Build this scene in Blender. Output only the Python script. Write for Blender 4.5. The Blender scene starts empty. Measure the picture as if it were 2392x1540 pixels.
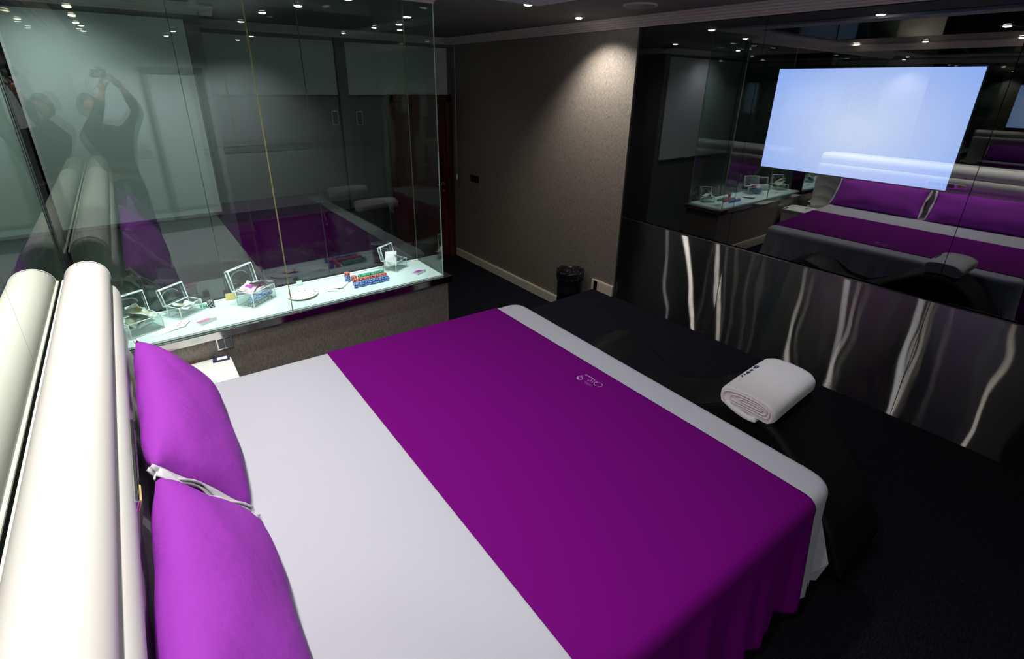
import bpy, bmesh, math, random
from mathutils import Vector, Matrix
R = math.radians
SC = bpy.context.scene
COL = SC.collection
random.seed(7)

# ---------------------------------------------------------------- camera, world, exposure
CAMZ = 1.97
cam = bpy.data.cameras.new('camera'); camo = bpy.data.objects.new('camera', cam); COL.objects.link(camo)
yaw, pit, rol = R(37.83), R(21.64), R(1.04)
fw = Vector((math.sin(yaw)*math.cos(pit), math.cos(yaw)*math.cos(pit), -math.sin(pit)))
rt = Vector((math.cos(yaw), -math.sin(yaw), 0)); up = rt.cross(fw)
r2 = math.cos(rol)*rt + math.sin(rol)*up; u2 = -math.sin(rol)*rt + math.cos(rol)*up
camo.matrix_world = Matrix(((r2.x, u2.x, -fw.x, 0), (r2.y, u2.y, -fw.y, 0), (r2.z, u2.z, -fw.z, CAMZ), (0, 0, 0, 1)))
cam.sensor_width = 36; cam.sensor_fit = 'HORIZONTAL'
cam.lens = 1149.9/2392*36; cam.shift_x = -0.0016; cam.shift_y = -0.0487
cam.clip_start = 0.01; cam.clip_end = 60
SC.camera = camo
wd = bpy.data.worlds.new('world'); SC.world = wd; wd.use_nodes = True
wd.node_tree.nodes['Background'].inputs[0].default_value = (0.5, 0.55, 0.65, 1)
wd.node_tree.nodes['Background'].inputs[1].default_value = 0.012
SC.view_settings.view_transform = 'Standard'; SC.view_settings.look = 'None'
SC.view_settings.exposure = 0.0; SC.view_settings.gamma = 1.0; SC.view_settings.use_curve_mapping = False
cy = SC.cycles
cy.use_denoising = True
cy.max_bounces = 10; cy.glossy_bounces = 8; cy.diffuse_bounces = 4; cy.transparent_max_bounces = 24; cy.transmission_bounces = 8
cy.sample_clamp_indirect = 6.0; cy.caustics_reflective = False; cy.caustics_refractive = False

# lamps: every one, added fill lights too, sits in a ceiling fitting built further down
ZC = 2.50
WARM = (1.0, 0.965, 0.915); WHITE = (1.0, 0.93, 0.88); COOL = (0.93, 0.95, 1.0)
LIGHTS = []
def spot(x, y, z, power, color, cone=110, blend=0.7, aim=None, radius=0.03):
    l = bpy.data.lights.new('downlight_lamp', 'SPOT'); l.energy = power; l.color = color
    l.spot_size = R(cone); l.spot_blend = blend; l.shadow_soft_size = radius
    o = bpy.data.objects.new('downlight_lamp', l); o.location = (x, y, z)
    if aim is not None:
        d = Vector(aim) - Vector((x, y, z)); o.rotation_euler = d.to_track_quat('-Z', 'Y').to_euler()
    COL.objects.link(o); LIGHTS.append(o); return o
HEAD_ROW = [2.72, 2.04, 1.25, 0.45, -0.35, -1.2]
for i, yy in enumerate(HEAD_ROW):
    spot(-0.13, yy, 2.468, (85, 44, 50, 52, 26, 8)[i], WARM, 140, 1.0)
ROOM_W = [(2.46, 3.06), (3.22, 3.33), (2.36, 4.92), (1.26, 4.33)]
for i, (x, y) in enumerate(ROOM_W):
    spot(x, y, 2.468, (22, 70, 8, 14)[i], WHITE, (140, 112, 140, 140)[i], (1, 0.8, 1, 1)[i], aim=((x, y, 0), (3.60, 3.20, 0.9), (x, y, 0), (x, y, 0))[i])
BOX_L = [(-0.08, 3.29), (0.42, 3.29), (0.92, 3.29), (1.42, 3.29)]
for x, y in BOX_L:
    spot(x, y, 2.468, 95, COOL, 46, 0.8)
BACK_W = [(-0.1, -1.55), (0.75, -1.55), (1.6, -1.55)]
for x, y in BACK_W:
    spot(x, y, 2.468, 78, COOL, 100, 0.9, aim=(x, -2.6, 0.7))
FAR_L = [(-0.3, 4.35)]
for x, y in FAR_L:
    spot(x, y, 2.468, 13, COOL, 130, 0.8, aim=(x, 4.86, 1.0))
FILL_C = [(1.15, 1.15), (2.6, 1.6), (2.3, 0.75)]  # added fill lights to brighten bed, foot end and towel
for i, (x, y) in enumerate(FILL_C):
    spot(x, y, 2.468, (30, 8, 26)[i], (0.93, 0.94, 1.0), (130, 130, 26)[i], 1.0)

# ---------------------------------------------------------------- helpers
def tag(o, label=None, cat=None, group=None, kind=None):
    if label: o['label'] = label
    if cat: o['category'] = cat
    if group: o['group'] = group
    if kind: o['kind'] = kind
    return o
def empty(name, loc=(0, 0, 0), rz=0.0):
    o = bpy.data.objects.new(name, None); o.location = loc; o.rotation_euler = (0, 0, rz)
    o.empty_display_size = 0.1; COL.objects.link(o); return o
class MB:
    def __init__(s): s.v = []; s.f = []; s.sm = []
    def add(s, vs, fs, smooth=False, M=None):
        b = len(s.v)
        s.v += [tuple(M @ Vector(v)) if M else tuple(v) for v in vs]
        s.f += [tuple(i+b for i in f) for f in fs]; s.sm += [smooth]*len(fs); return s
    def box(s, x0, x1, y0, y1, z0, z1, M=None):
        v = [(x, y, z) for x in (x0, x1) for y in (y0, y1) for z in (z0, z1)]
        f = [(0, 1, 3, 2), (4, 6, 7, 5), (0, 4, 5, 1), (2, 3, 7, 6), (0, 2, 6, 4), (1, 5, 7, 3)]
        return s.add(v, f, False, M)
    def cyl(s, r0, r1, z0, z1, n=24, M=None, caps=True, smooth=True):
        v = []; f = []
        for i in range(n):
            a = 2*math.pi*i/n; v += [(r0*math.cos(a), r0*math.sin(a), z0), (r1*math.cos(a), r1*math.sin(a), z1)]
        for i in range(n):
            j = (i+1) % n; f.append((2*i, 2*j, 2*j+1, 2*i+1))
        s.add(v, f, smooth, M)
        if caps:
            s.add([v[2*i] for i in range(n)], [tuple(reversed(range(n)))], False, M)
            s.add([v[2*i+1] for i in range(n)], [tuple(range(n))], False, M)
        return s
    def lathe(s, prof, n=28, M=None):
        v = []; f = []; m = len(prof)
        for i in range(n):
            a = 2*math.pi*i/n
            v += [(r*math.cos(a), r*math.sin(a), z) for r, z in prof]
        for i in range(n):
            j = (i+1) % n
            for k in range(m-1): f.append((i*m+k, j*m+k, j*m+k+1, i*m+k+1))
        return s.add(v, f, True, M)
    def grid(s, fn, nu, nv, M=None, closeu=False):
        v = [fn(i/(nu if closeu else nu-1), j/(nv-1)) for i in range(nu) for j in range(nv)]; f = []
        for i in range(nu if closeu else nu-1):
            k = (i+1) % nu
            for j in range(nv-1): f.append((i*nv+j, k*nv+j, k*nv+j+1, i*nv+j+1))
        return s.add(v, f, True, M)
    def prism(s, poly, a0, a1, axis='y', smooth=False):
        # poly: list of 2D points; extruded along axis
        def P(p, t): return {'y': (p[0], t, p[1]), 'x': (t, p[0], p[1]), 'z': (p[0], p[1], t)}[axis]
        n = len(poly); v = [P(p, a0) for p in poly] + [P(p, a1) for p in poly]
        s.add(v, [(i, (i+1) % n, n+(i+1) % n, n+i) for i in range(n)], smooth)
        s.add(v, [tuple(reversed(range(n))), tuple(range(n, 2*n))], False); return s
    def tube(s, pts, r, n=8, closed=False, flat=None):
        pts = [Vector(p) for p in pts]; m = len(pts); v = []; f = []
        nrm = None
        for i, p in enumerate(pts):
            a = pts[i-1] if (i > 0 or closed) else p; b = pts[(i+1) % m] if (i < m-1 or closed) else p
            t = (b-a).normalized()
            if nrm is None:
                nrm = t.orthogonal().normalized()
            nrm = (nrm - t*nrm.dot(t)).normalized(); bi = t.cross(nrm)
            rr = r[i] if isinstance(r, (list, tuple)) else r
            for k in range(n):
                q = 2*math.pi*k/n; d = nrm*math.cos(q)*rr + bi*math.sin(q)*rr
                if flat: d = Vector((d.x, d.y, d.z*flat))
                v.append(tuple(p+d))
        for i in range(m if closed else m-1):
            j = (i+1) % m
            for k in range(n): f.append((i*n+k, i*n+(k+1) % n, j*n+(k+1) % n, j*n+k))
        s.add(v, f, True)
        if not closed:
            s.add(v[:n], [tuple(reversed(range(n)))]); s.add(v[-n:], [tuple(range(n))])
        return s
    def build(s, name, mat, parent=None, bevel=0, seg=2, solid=0, sub=0, loc=None):
        me = bpy.data.meshes.new(name); me.from_pydata(s.v, [], s.f); me.update()
        bm = bmesh.new(); bm.from_mesh(me); bmesh.ops.remove_doubles(bm, verts=bm.verts, dist=1e-5)
        bmesh.ops.recalc_face_normals(bm, faces=bm.faces); bm.to_mesh(me); bm.free()
        if len(me.polygons) == len(s.sm): me.polygons.foreach_set('use_smooth', s.sm)
        else: me.polygons.foreach_set('use_smooth', [any(s.sm)]*len(me.polygons))
        o = bpy.data.objects.new(name, me); COL.objects.link(o)
        if mat: me.materials.append(mat)
        if loc: o.location = loc
        if parent: o.parent = parent
        if solid:
            m = o.modifiers.new('solid', 'SOLIDIFY'); m.thickness = solid; m.offset = -1
        if sub:
            m = o.modifiers.new('sub', 'SUBSURF'); m.levels = sub; m.render_levels = sub
        if bevel:
            m = o.modifiers.new('bevel', 'BEVEL'); m.width = bevel; m.segments = seg; m.limit_method = 'ANGLE'; m.angle_limit = R(40)
        return o
def copy_tree(o, parent=None):
    c = o.copy(); COL.objects.link(c)
    if parent: c.parent = parent
    for ch in list(o.children): copy_tree(ch, c)
    return c

# ---------------------------------------------------------------- materials
def N(nt, t, **kw):
    n = nt.nodes.new(t)
    for k, v in kw.items(): setattr(n, k, v)
    return n
def mat(name, col, rough=0.6, metal=0.0, bump=None, var=None, sheen=0, spec=0.5, scale=(1, 1, 1), rot=(0, 0, 0), coat=0):
    m = bpy.data.materials.new(name); m.use_nodes = True; nt = m.node_tree; p = nt.nodes['Principled BSDF']
    p.inputs['Base Color'].default_value = (*col, 1); p.inputs['Roughness'].default_value = rough
    p.inputs['Metallic'].default_value = metal; p.inputs['Specular IOR Level'].default_value = spec
    if sheen: p.inputs['Sheen Weight'].default_value = sheen
    if coat: p.inputs['Coat Weight'].default_value = coat
    if bump or var:
        tc = N(nt, 'ShaderNodeTexCoord'); mp = N(nt, 'ShaderNodeMapping'); mp.inputs['Scale'].default_value = scale; mp.inputs['Rotation'].default_value = rot
        nt.links.new(tc.outputs['Object'], mp.inputs[0])
        if bump:
            nz = N(nt, 'ShaderNodeTexNoise'); nz.inputs['Scale'].default_value = bump[0]; nz.inputs['Detail'].default_value = 5
            nt.links.new(mp.outputs[0], nz.inputs[0]); bp = N(nt, 'ShaderNodeBump'); bp.inputs['Strength'].default_value = bump[1]
            bp.inputs['Distance'].default_value = bump[2] if len(bump) > 2 else 0.01
            nt.links.new(nz.outputs[0], bp.inputs['Height']); nt.links.new(bp.outputs[0], p.inputs['Normal'])
        if var:
            nz = N(nt, 'ShaderNodeTexNoise'); nz.inputs['Scale'].default_value = var[0]; nz.inputs['Detail'].default_value = 4
            nt.links.new(mp.outputs[0], nz.inputs[0]); cr = N(nt, 'ShaderNodeValToRGB')
            cr.color_ramp.elements[0].position = 0.3; cr.color_ramp.elements[1].position = 0.7
            cr.color_ramp.elements[0].color = (*[c*(1-var[1]) for c in col], 1); cr.color_ramp.elements[1].color = (*[min(1, c*(1+var[1])) for c in col], 1)
            nt.links.new(nz.outputs[0], cr.inputs[0]); nt.links.new(cr.outputs[0], p.inputs['Base Color'])
    return m
def emit(name, col, strength):
    m = bpy.data.materials.new(name); m.use_nodes = True; nt = m.node_tree; nt.nodes.clear()
    e = N(nt, 'ShaderNodeEmission'); e.inputs[0].default_value = (*col, 1); e.inputs[1].default_value = strength
    o = N(nt, 'ShaderNodeOutputMaterial'); nt.links.new(e.outputs[0], o.inputs[0]); return m
def glass(name, tint, f0, gl=(1, 1, 1), rough=0.0):
    # thin architectural glass: Schlick reflection over tinted see-through
    m = bpy.data.materials.new(name); m.use_nodes = True; nt = m.node_tree; nt.nodes.clear()
    lw = N(nt, 'ShaderNodeLayerWeight'); lw.inputs[0].default_value = 0.5
    pw = N(nt, 'ShaderNodeMath', operation='POWER'); pw.inputs[1].default_value = 5; nt.links.new(lw.outputs['Facing'], pw.inputs[0])
    ma = N(nt, 'ShaderNodeMath', operation='MULTIPLY_ADD'); ma.inputs[1].default_value = 1-f0; ma.inputs[2].default_value = f0
    nt.links.new(pw.outputs[0], ma.inputs[0])
    t = N(nt, 'ShaderNodeBsdfTransparent'); t.inputs[0].default_value = (*tint, 1)
    g = N(nt, 'ShaderNodeBsdfGlossy'); g.inputs[0].default_value = (*gl, 1); g.inputs['Roughness'].default_value = rough
    mx = N(nt, 'ShaderNodeMixShader'); nt.links.new(ma.outputs[0], mx.inputs[0]); nt.links.new(t.outputs[0], mx.inputs[1]); nt.links.new(g.outputs[0], mx.inputs[2])
    o = N(nt, 'ShaderNodeOutputMaterial'); nt.links.new(mx.outputs[0], o.inputs[0]); return m
def mirror_mat(name, col):
    m = bpy.data.materials.new(name); m.use_nodes = True; nt = m.node_tree; nt.nodes.clear()
    g = N(nt, 'ShaderNodeBsdfGlossy'); g.inputs[0].default_value = (*col, 1); g.inputs['Roughness'].default_value = 0.0
    o = N(nt, 'ShaderNodeOutputMaterial'); nt.links.new(g.outputs[0], o.inputs[0]); return m
def wallpaper(name, c0, c1):
    m = mat(name, c0, 0.42, spec=0.6); nt = m.node_tree; p = nt.nodes['Principled BSDF']
    tc = N(nt, 'ShaderNodeTexCoord')
    hs = []
    for k, (rx, sc) in enumerate(((0.75, 1.0), (-0.5, 1.25))):
        mp = N(nt, 'ShaderNodeMapping'); mp.inputs['Rotation'].default_value = (rx, rx*0.9, 0.3); mp.inputs['Scale'].default_value = (85*sc, 85*sc, 42*sc)
        nt.links.new(tc.outputs['Object'], mp.inputs[0])
        nz = N(nt, 'ShaderNodeTexNoise'); nz.inputs['Scale'].default_value = 1.0; nz.inputs['Detail'].default_value = 3
        nt.links.new(mp.outputs[0], nz.inputs[0]); hs.append(nz)
    mx = N(nt, 'ShaderNodeMath', operation='MAXIMUM'); nt.links.new(hs[0].outputs[0], mx.inputs[0]); nt.links.new(hs[1].outputs[0], mx.inputs[1])
    cr = N(nt, 'ShaderNodeValToRGB'); cr.color_ramp.elements[0].position = 0.4; cr.color_ramp.elements[1].position = 0.75
    cr.color_ramp.elements[0].color = (*c0, 1); cr.color_ramp.elements[1].color = (*c1, 1)
    nt.links.new(mx.outputs[0], cr.inputs[0]); nt.links.new(cr.outputs[0], p.inputs['Base Color'])
    bp = N(nt, 'ShaderNodeBump'); bp.inputs['Strength'].default_value = 0.35; bp.inputs['Distance'].default_value = 0.004
    nt.links.new(mx.outputs[0], bp.inputs['Height']); nt.links.new(bp.outputs[0], p.inputs['Normal'])
    return m
def brushed(name):
    # sheet steel brushed across, so that lamps smear into upright streaks; slight sheet waviness
    m = bpy.data.materials.new(name); m.use_nodes = True; nt = m.node_tree; nt.nodes.clear()
    g = N(nt, 'ShaderNodeBsdfAnisotropic'); g.distribution = 'GGX'
    g.inputs['Color'].default_value = (0.33, 0.32, 0.31, 1); g.inputs['Roughness'].default_value = 0.118; g.inputs['Anisotropy'].default_value = 0.955
    tg = N(nt, 'ShaderNodeCombineXYZ'); tg.inputs[1].default_value = 1.0; tg.inputs[2].default_value = 0.0
    nt.links.new(tg.outputs[0], g.inputs['Tangent'])
    tc = N(nt, 'ShaderNodeTexCoord'); mp = N(nt, 'ShaderNodeMapping'); mp.inputs['Scale'].default_value = (1, 1.6, 1.1)
    nt.links.new(tc.outputs['Object'], mp.inputs[0])
    nz = N(nt, 'ShaderNodeTexNoise'); nz.inputs['Scale'].default_value = 1.6; nz.inputs['Detail'].default_value = 1
    nt.links.new(mp.outputs[0], nz.inputs[0])
    bp = N(nt, 'ShaderNodeBump'); bp.inputs['Strength'].default_value = 0.22; bp.inputs['Distance'].default_value = 0.02
    nt.links.new(nz.outputs[0], bp.inputs['Height']); nt.links.new(bp.outputs[0], g.inputs['Normal'])
    o = N(nt, 'ShaderNodeOutputMaterial'); nt.links.new(g.outputs[0], o.inputs[0]); return m

M = {}
M['carpet'] = mat('carpet', (0.0075, 0.0075, 0.0125), 0.95, bump=(260, 0.5, 0.004), var=(160, 0.6), spec=0.1, scale=(0.25, 1, 1))
M['wallpaper'] = wallpaper('wallpaper', (0.17, 0.15, 0.125), (0.29, 0.258, 0.215))
M['ceiling'] = mat('ceiling_paint', (0.20, 0.185, 0.185), 0.8)
M['darkwall'] = mat('dark_wall', (0.004, 0.004, 0.005), 0.9, spec=0.1)
M['whitewall'] = mat('white_wall', (0.72, 0.75, 0.76), 0.6, var=(3, 0.04))
M['greywall'] = mat('grey_wall', (0.17, 0.17, 0.165), 0.6, var=(4, 0.1))
M['cream'] = mat('cream_lacquer', (0.66, 0.60, 0.47), 0.4)
M['cornice'] = mat('cornice_plaster', (0.72, 0.65, 0.60), 0.7)
M['steel'] = brushed('brushed_steel')
M['trimsteel'] = mat('polished_steel', (0.60, 0.58, 0.57), 0.10, 1.0)
M['chrome'] = mat('chrome', (0.75, 0.75, 0.75), 0.18, 1.0)
M['mirror'] = mirror_mat('mirror_silver', (0.80, 0.86, 0.80))
M['tvglass'] = glass('smoked_glass', (0.62, 0.64, 0.68), 0.17)
M['glass'] = glass('green_clear_glass', (0.90, 0.965, 0.935), 0.05)
M['acrylic'] = glass('clear_acrylic', (0.93, 0.97, 0.96), 0.10)
M['acrylicrim'] = mat('acrylic_edge', (0.80, 0.88, 0.86), 0.15, spec=0.8)
M['shelf'] = mat('frosted_aqua_glass', (0.74, 0.87, 0.85), 0.28, spec=0.6)
M['shelfwhite'] = mat('white_shelf_base', (0.82, 0.84, 0.83), 0.5)
M['yelledge'] = mat('glass_edge_olive', (0.36, 0.34, 0.12), 0.3)
M['greenedge'] = mat('glass_edge_green', (0.55, 0.75, 0.62), 0.25)
M['darkedge'] = mat('glass_joint_dark', (0.015, 0.03, 0.025), 0.4)
M['leatherette'] = mat('cream_leatherette', (0.79, 0.78, 0.735), 0.42, bump=(420, 0.12, 0.002))
M['seam'] = mat('seam_thread', (0.35, 0.33, 0.28), 0.7)
M['sheet'] = mat('grey_white_sheet', (0.515, 0.52, 0.585), 0.85, bump=(3.2, 0.4, 0.03), spec=0.2)
M['purple'] = mat('purple_satin_cotton', (0.155, 0.0008, 0.178), 0.8, bump=(6, 0.22, 0.015), spec=0.08)
M['pillow'] = mat('purple_pillow_cotton', (0.33, 0.045, 0.46), 0.8, bump=(5, 0.7, 0.03), spec=0.12)
M['flange'] = mat('white_pillow_edge', (0.70, 0.68, 0.72), 0.85, bump=(30, 0.4, 0.01))
M['logo'] = mat('lilac_embroidery', (0.60, 0.28, 0.62), 0.6)
M['navy'] = mat('navy_embroidery', (0.03, 0.03, 0.10), 0.7)
M['terry'] = mat('white_terry', (0.80, 0.77, 0.77), 0.95, bump=(300, 0.8, 0.006), spec=0.1)
M['terryedge'] = mat('terry_fold', (0.74, 0.68, 0.69), 0.95, bump=(200, 0.8, 0.006), spec=0.1)
M['blackleather'] = mat('black_leather', (0.0035, 0.0035, 0.004), 0.5, spec=0.18, bump=(180, 0.15, 0.002))
M['blackplastic'] = mat('black_plastic', (0.008, 0.008, 0.01), 0.35)
M['bag'] = mat('black_bin_liner', (0.012, 0.012, 0.014), 0.18, bump=(22, 1.0, 0.03))
M['greyplastic'] = mat('grey_plastic', (0.11, 0.115, 0.125), 0.35)
M['whiteplastic'] = mat('white_plastic', (0.8, 0.8, 0.8), 0.4)
M['whitelacquer'] = mat('white_lacquer', (0.86, 0.86, 0.82), 0.35)
M['paper'] = mat('white_paper', (0.85, 0.84, 0.84), 0.8)
M['gold'] = mat('gold_card', (0.75, 0.55, 0.18), 0.4)
M['doorwood'] = mat('dark_red_wood', (0.085, 0.014, 0.009), 0.35, var=(9, 0.5), scale=(1, 1, 0.12))
M['blind'] = mat('white_blind_fabric', (0.72, 0.76, 0.75), 0.8)
M['blindbar'] = mat('blind_bottom_bar', (0.08, 0.09, 0.09), 0.5)
M['sofa'] = mat('black_sofa_leather', (0.008, 0.008, 0.009), 0.4)
M['cushpurple'] = mat('dark_purple_cushion', (0.016, 0.002, 0.022), 0.7, bump=(8, 0.5, 0.03))
M['cushblack'] = mat('black_cushion', (0.010, 0.010, 0.012), 0.5, bump=(8, 0.5, 0.03))
M['skin'] = mat('skin', (0.55, 0.30, 0.20), 0.5)
M['hair'] = mat('dark_hair', (0.015, 0.010, 0.008), 0.6, bump=(60, 0.6, 0.01))
M['shirt'] = mat('black_cloth', (0.006, 0.006, 0.007), 0.85, bump=(14, 0.4, 0.02))
M['trousers'] = mat('dark_denim', (0.012, 0.013, 0.02), 0.9)
M['banknote'] = mat('green_banknote', (0.55, 0.63, 0.54), 0.8, var=(60, 0.35))
M['banknote2'] = mat('pink_banknote', (0.66, 0.52, 0.56), 0.8, var=(60, 0.3))
M['pink'] = mat('pink_print', (0.72, 0.20, 0.42), 0.6)
M['magenta'] = mat('magenta_print', (0.42, 0.03, 0.38), 0.6)
M['cardback'] = mat('olive_card_edge', (0.50, 0.45, 0.26), 0.6)
M['redprint'] = mat('red_print', (0.60, 0.10, 0.06), 0.6)
M['blackprint'] = mat('black_print', (0.01, 0.01, 0.01), 0.6)
M['mintplaque'] = mat('mint_plaque', (0.50, 0.78, 0.55), 0.4)
M['yellowplaque'] = mat('yellow_plaque', (0.68, 0.60, 0.28), 0.4)
def chip(name, col, spotc):
    m = mat(name, col, 0.4); nt = m.node_tree; p = nt.nodes['Principled BSDF']
    tc = N(nt, 'ShaderNodeTexCoord'); gr = N(nt, 'ShaderNodeTexGradient', gradient_type='RADIAL'); nt.links.new(tc.outputs['Object'], gr.inputs[0])
    mu = N(nt, 'ShaderNodeMath', operation='MULTIPLY'); mu.inputs[1].default_value = 6; nt.links.new(gr.outputs[1], mu.inputs[0])
    fr = N(nt, 'ShaderNodeMath', operation='FRACT'); nt.links.new(mu.outputs[0], fr.inputs[0])
    lt = N(nt, 'ShaderNodeMath', operation='LESS_THAN'); lt.inputs[1].default_value = 0.35; nt.links.new(fr.outputs[0], lt.inputs[0])
    mx = N(nt, 'ShaderNodeMix', data_type='RGBA'); mx.inputs[6].default_value = (*col, 1); mx.inputs[7].default_value = (*spotc, 1)
    nt.links.new(lt.outputs[0], mx.inputs[0]); nt.links.new(mx.outputs[2], p.inputs['Base Color']); return m
M['chipblue'] = chip('blue_chip', (0.05, 0.16, 0.55), (0.55, 0.65, 0.85))
M['chipred'] = chip('red_chip', (0.62, 0.09, 0.06), (0.80, 0.45, 0.38))
M['chipgreen'] = chip('green_chip', (0.03, 0.42, 0.22), (0.45, 0.75, 0.6))
M['chipblack'] = chip('black_chip', (0.012, 0.012, 0.016), (0.7, 0.7, 0.7))
M['lampface'] = emit('lamp_glow', (1, 0.95, 0.93), 45)
M['lampwarm'] = emit('lamp_glow_warm', (1, 0.83, 0.58), 45)
# television picture: pale blue, whiter to the middle
m = emit('tv_picture', (0.5, 0.7, 1), 1.0); nt = m.node_tree; e = nt.nodes['Emission']
tc = N(nt, 'ShaderNodeTexCoord'); mp = N(nt, 'ShaderNodeMapping'); mp.inputs['Location'].default_value = (0, 0.0, -0.50); mp.inputs['Scale'].default_value = (1, 1.25, 1.75)
nt.links.new(tc.outputs['Object'], mp.inputs[0]); ln = N(nt, 'ShaderNodeVectorMath', operation='LENGTH')
mp2 = N(nt, 'ShaderNodeVectorMath', operation='MULTIPLY'); mp2.inputs[1].default_value = (0, 1, 1); nt.links.new(mp.outputs[0], mp2.inputs[0]); nt.links.new(mp2.outputs[0], ln.inputs[0])
cr = N(nt, 'ShaderNodeValToRGB'); cr.color_ramp.elements[0].color = (0.60, 0.67, 0.80, 1); cr.color_ramp.elements[0].position = 0.1
cr.color_ramp.elements[1].color = (0.25, 0.40, 0.80, 1); cr.color_ramp.elements[1].position = 1.0
nt.links.new(ln.outputs['Value'], cr.inputs[0]); nt.links.new(cr.outputs[0], e.inputs[0]); e.inputs[1].default_value = 3.3
M['tv'] = m

# ---------------------------------------------------------------- the setting
def struct(o): o['kind'] = 'structure'; return o
XL, XR, XT, YB, YF, ZL = -0.36, 3.60, 3.585, -2.6, 6.05, -0.39
YS = 3.24          # edge of the raised carpeted platform
b = MB()
b.box(-1.75, 3.80, YS, 6.3, ZL-0.1, ZL); b.box(-0.5, 3.80, -2.75, YS, -0.1, 0); b.box(-0.5, 3.80, YS-0.02, YS, ZL, -0.001)
struct(b.build('floor', M['carpet']))
struct(MB().box(-1.75, 3.80, -2.75, 6.3, ZC, ZC+0.1).build('ceiling', M['ceiling']))
struct(MB().box(-0.5, XL, -2.75, 3.51, -0.39, ZC).build('wall_left', M['darkwall']))
struct(MB().box(-1.75, -1.65, 3.51, 4.9, ZL, ZC).box(-1.75, -0.36, 3.40, 3.51, ZL, ZC).build('wall_side', M['greywall']))
struct(MB().box(XT, 3.80, 2.985, 6.2, ZL, ZC).build('wall_right', M['wallpaper']))
struct(MB().box(3.68, 3.80, -2.75, 2.985, -0.1, ZC).build('wall_screen', M['darkwall']))
# back wall behind the photographer, with its door opening
struct(MB().box(-0.5, 0.36, YB-0.1, YB, 0, ZC).box(1.10, 3.80, YB-0.1, YB, 0, ZC).box(0.36, 1.10, YB-0.1, YB, 2.11, ZC).build('wall_back', M['whitewall']))
b = MB()
for z0, z1 in ((0.92, 1.02),): b.box(-0.34, 0.30, YB, YB+0.008, z0, z1).box(1.18, 3.5, YB, YB+0.008, z0, z1)
struct(b.build('trim_1', mat('tile_border', (0.45, 0.47, 0.45), 0.3, var=(40, 0.5))))
d2 = empty('door_2', (0.73, YB, 0)); struct(d2)
MB().box(-0.37, -0.29, -0.06, 0.03, 0, 2.11).box(0.29, 0.37, -0.06, 0.03, 0, 2.11).box(-0.37, 0.37, -0.06, 0.03, 2.03, 2.11).build('door_frame', mat('grey_frame', (0.20, 0.21, 0.20), 0.5), d2)
MB().box(-0.288, 0.288, -0.05, -0.01, 0.005, 2.028).box(-0.20, 0.20, -0.012, -0.004, 0.15, 0.95).box(-0.20, 0.20, -0.012, -0.004, 1.1, 1.9).build('door_leaf', M['whitewall'], d2)
MB().tube([(0.24, -0.01, 1.0), (0.24, 0.045, 1.0), (0.14, 0.05, 1.0)], 0.009).build('door_handle', M['chrome'], d2)
# far wall: nearer block carrying the big blind, then the recess with sofa and door
struct(MB().box(-1.75, 0.66, 4.90, 6.2, ZL, ZC).build('wall_jog', M['greywall']))
struct(MB().box(0.66, 2.66, YF, 6.2, ZL, ZC).box(3.55, 3.80, YF, 6.2, ZL, ZC).box(2.66, 3.55, YF, 6.2, 1.83, ZC).build('wall_front', M['greywall']))
struct(MB().box(2.085, 2.195, YF-0.05, YF, ZL, 2.42).build('trim_2', M['greywall']))
struct(MB().box(0.68, 3.54, YF-0.012, YF, 1.800, 1.825).build('trim_3', M['blindbar']))
d1 = empty('door_1', (3.11, YF, ZL)); struct(d1)
MB().box(-0.45, -0.37, -0.05, 0.06, 0, 2.22).box(0.37, 0.45, -0.05, 0.06, 0, 2.22).box(-0.45, 0.45, -0.05, 0.06, 2.13, 2.22).build('door_frame', M['doorwood'], d1, bevel=0.006)
b = MB().box(-0.368, 0.368, -0.02, 0.03, 0.008, 2.128)
for zz in (0.25, 1.2): b.box(-0.24, 0.24, -0.028, -0.018, zz, zz+0.75)
b.build('door_leaf', M['doorwood'], d1, bevel=0.004)
MB().tube([(0.30, -0.02, 1.06), (0.30, -0.07, 1.06), (0.18, -0.075, 1.06)], 0.010).cyl(0.025, 0.025, 0, 0.008, M=Matrix.Translation((0.30, -0.02, 1.06)) @ Matrix.Rotation(R(90), 4, 'X')).cyl(0.02, 0.02, 0, 0.008, M=Matrix.Translation((0.30, -0.02, 0.96)) @ Matrix.Rotation(R(90), 4, 'X')).build('door_handle', mat('brass_handle', (0.6, 0.5, 0.28), 0.3, 1.0), d1)
# cornice: a ribbed moulding swept along the tops of the walls
CP = [(0, 0), (0.012, 0), (0.018, 0.012), (0.030, 0.014), (0.036, 0.026), (0.052, 0.030), (0.058, 0.042), (0.076, 0.046), (0.082, 0.058), (0.10, 0.060), (0.10, 0.075), (0, 0.075)]
def cornice(p0, p1, nx, ny):
    v = []; n = len(CP)
    for p in (p0, p1):
        for d, h in CP: v.append((p[0]+nx*d, p[1]+ny*d, 2.425+h))
    b = MB(); b.add(v, [(i, (i+1) % n, n+(i+1) % n, n+i) for i in range(n)]); b.add(v, [tuple(range(n)), tuple(range(n, 2*n))]); return b
def merge(*bs):
    m = MB()
    for q in bs: m.add(q.v, q.f)
    return m
struct(cornice((XT, -2.6), (XT, YF), -1, 0).build('trim_4', M['cornice']))
struct(merge(cornice((XL+0.012, -2.6), (XL+0.012, 3.06), 1, 0), cornice((-0.35, 3.055), (1.70, 3.055), 0, -1)).build('trim_5', M['cornice']))
struct(merge(cornice((0.66, YF), (XT, YF), 0, -1), cornice((-1.65, 4.90), (0.76, 4.90), 0, -1), cornice((0.66, 4.80), (0.66, YF), 1, 0)).build('trim_6', M['cornice']))
struct(cornice((-0.35, YB), (XT, YB), 0, 1).build('trim_7', M['cornice']))
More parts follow.
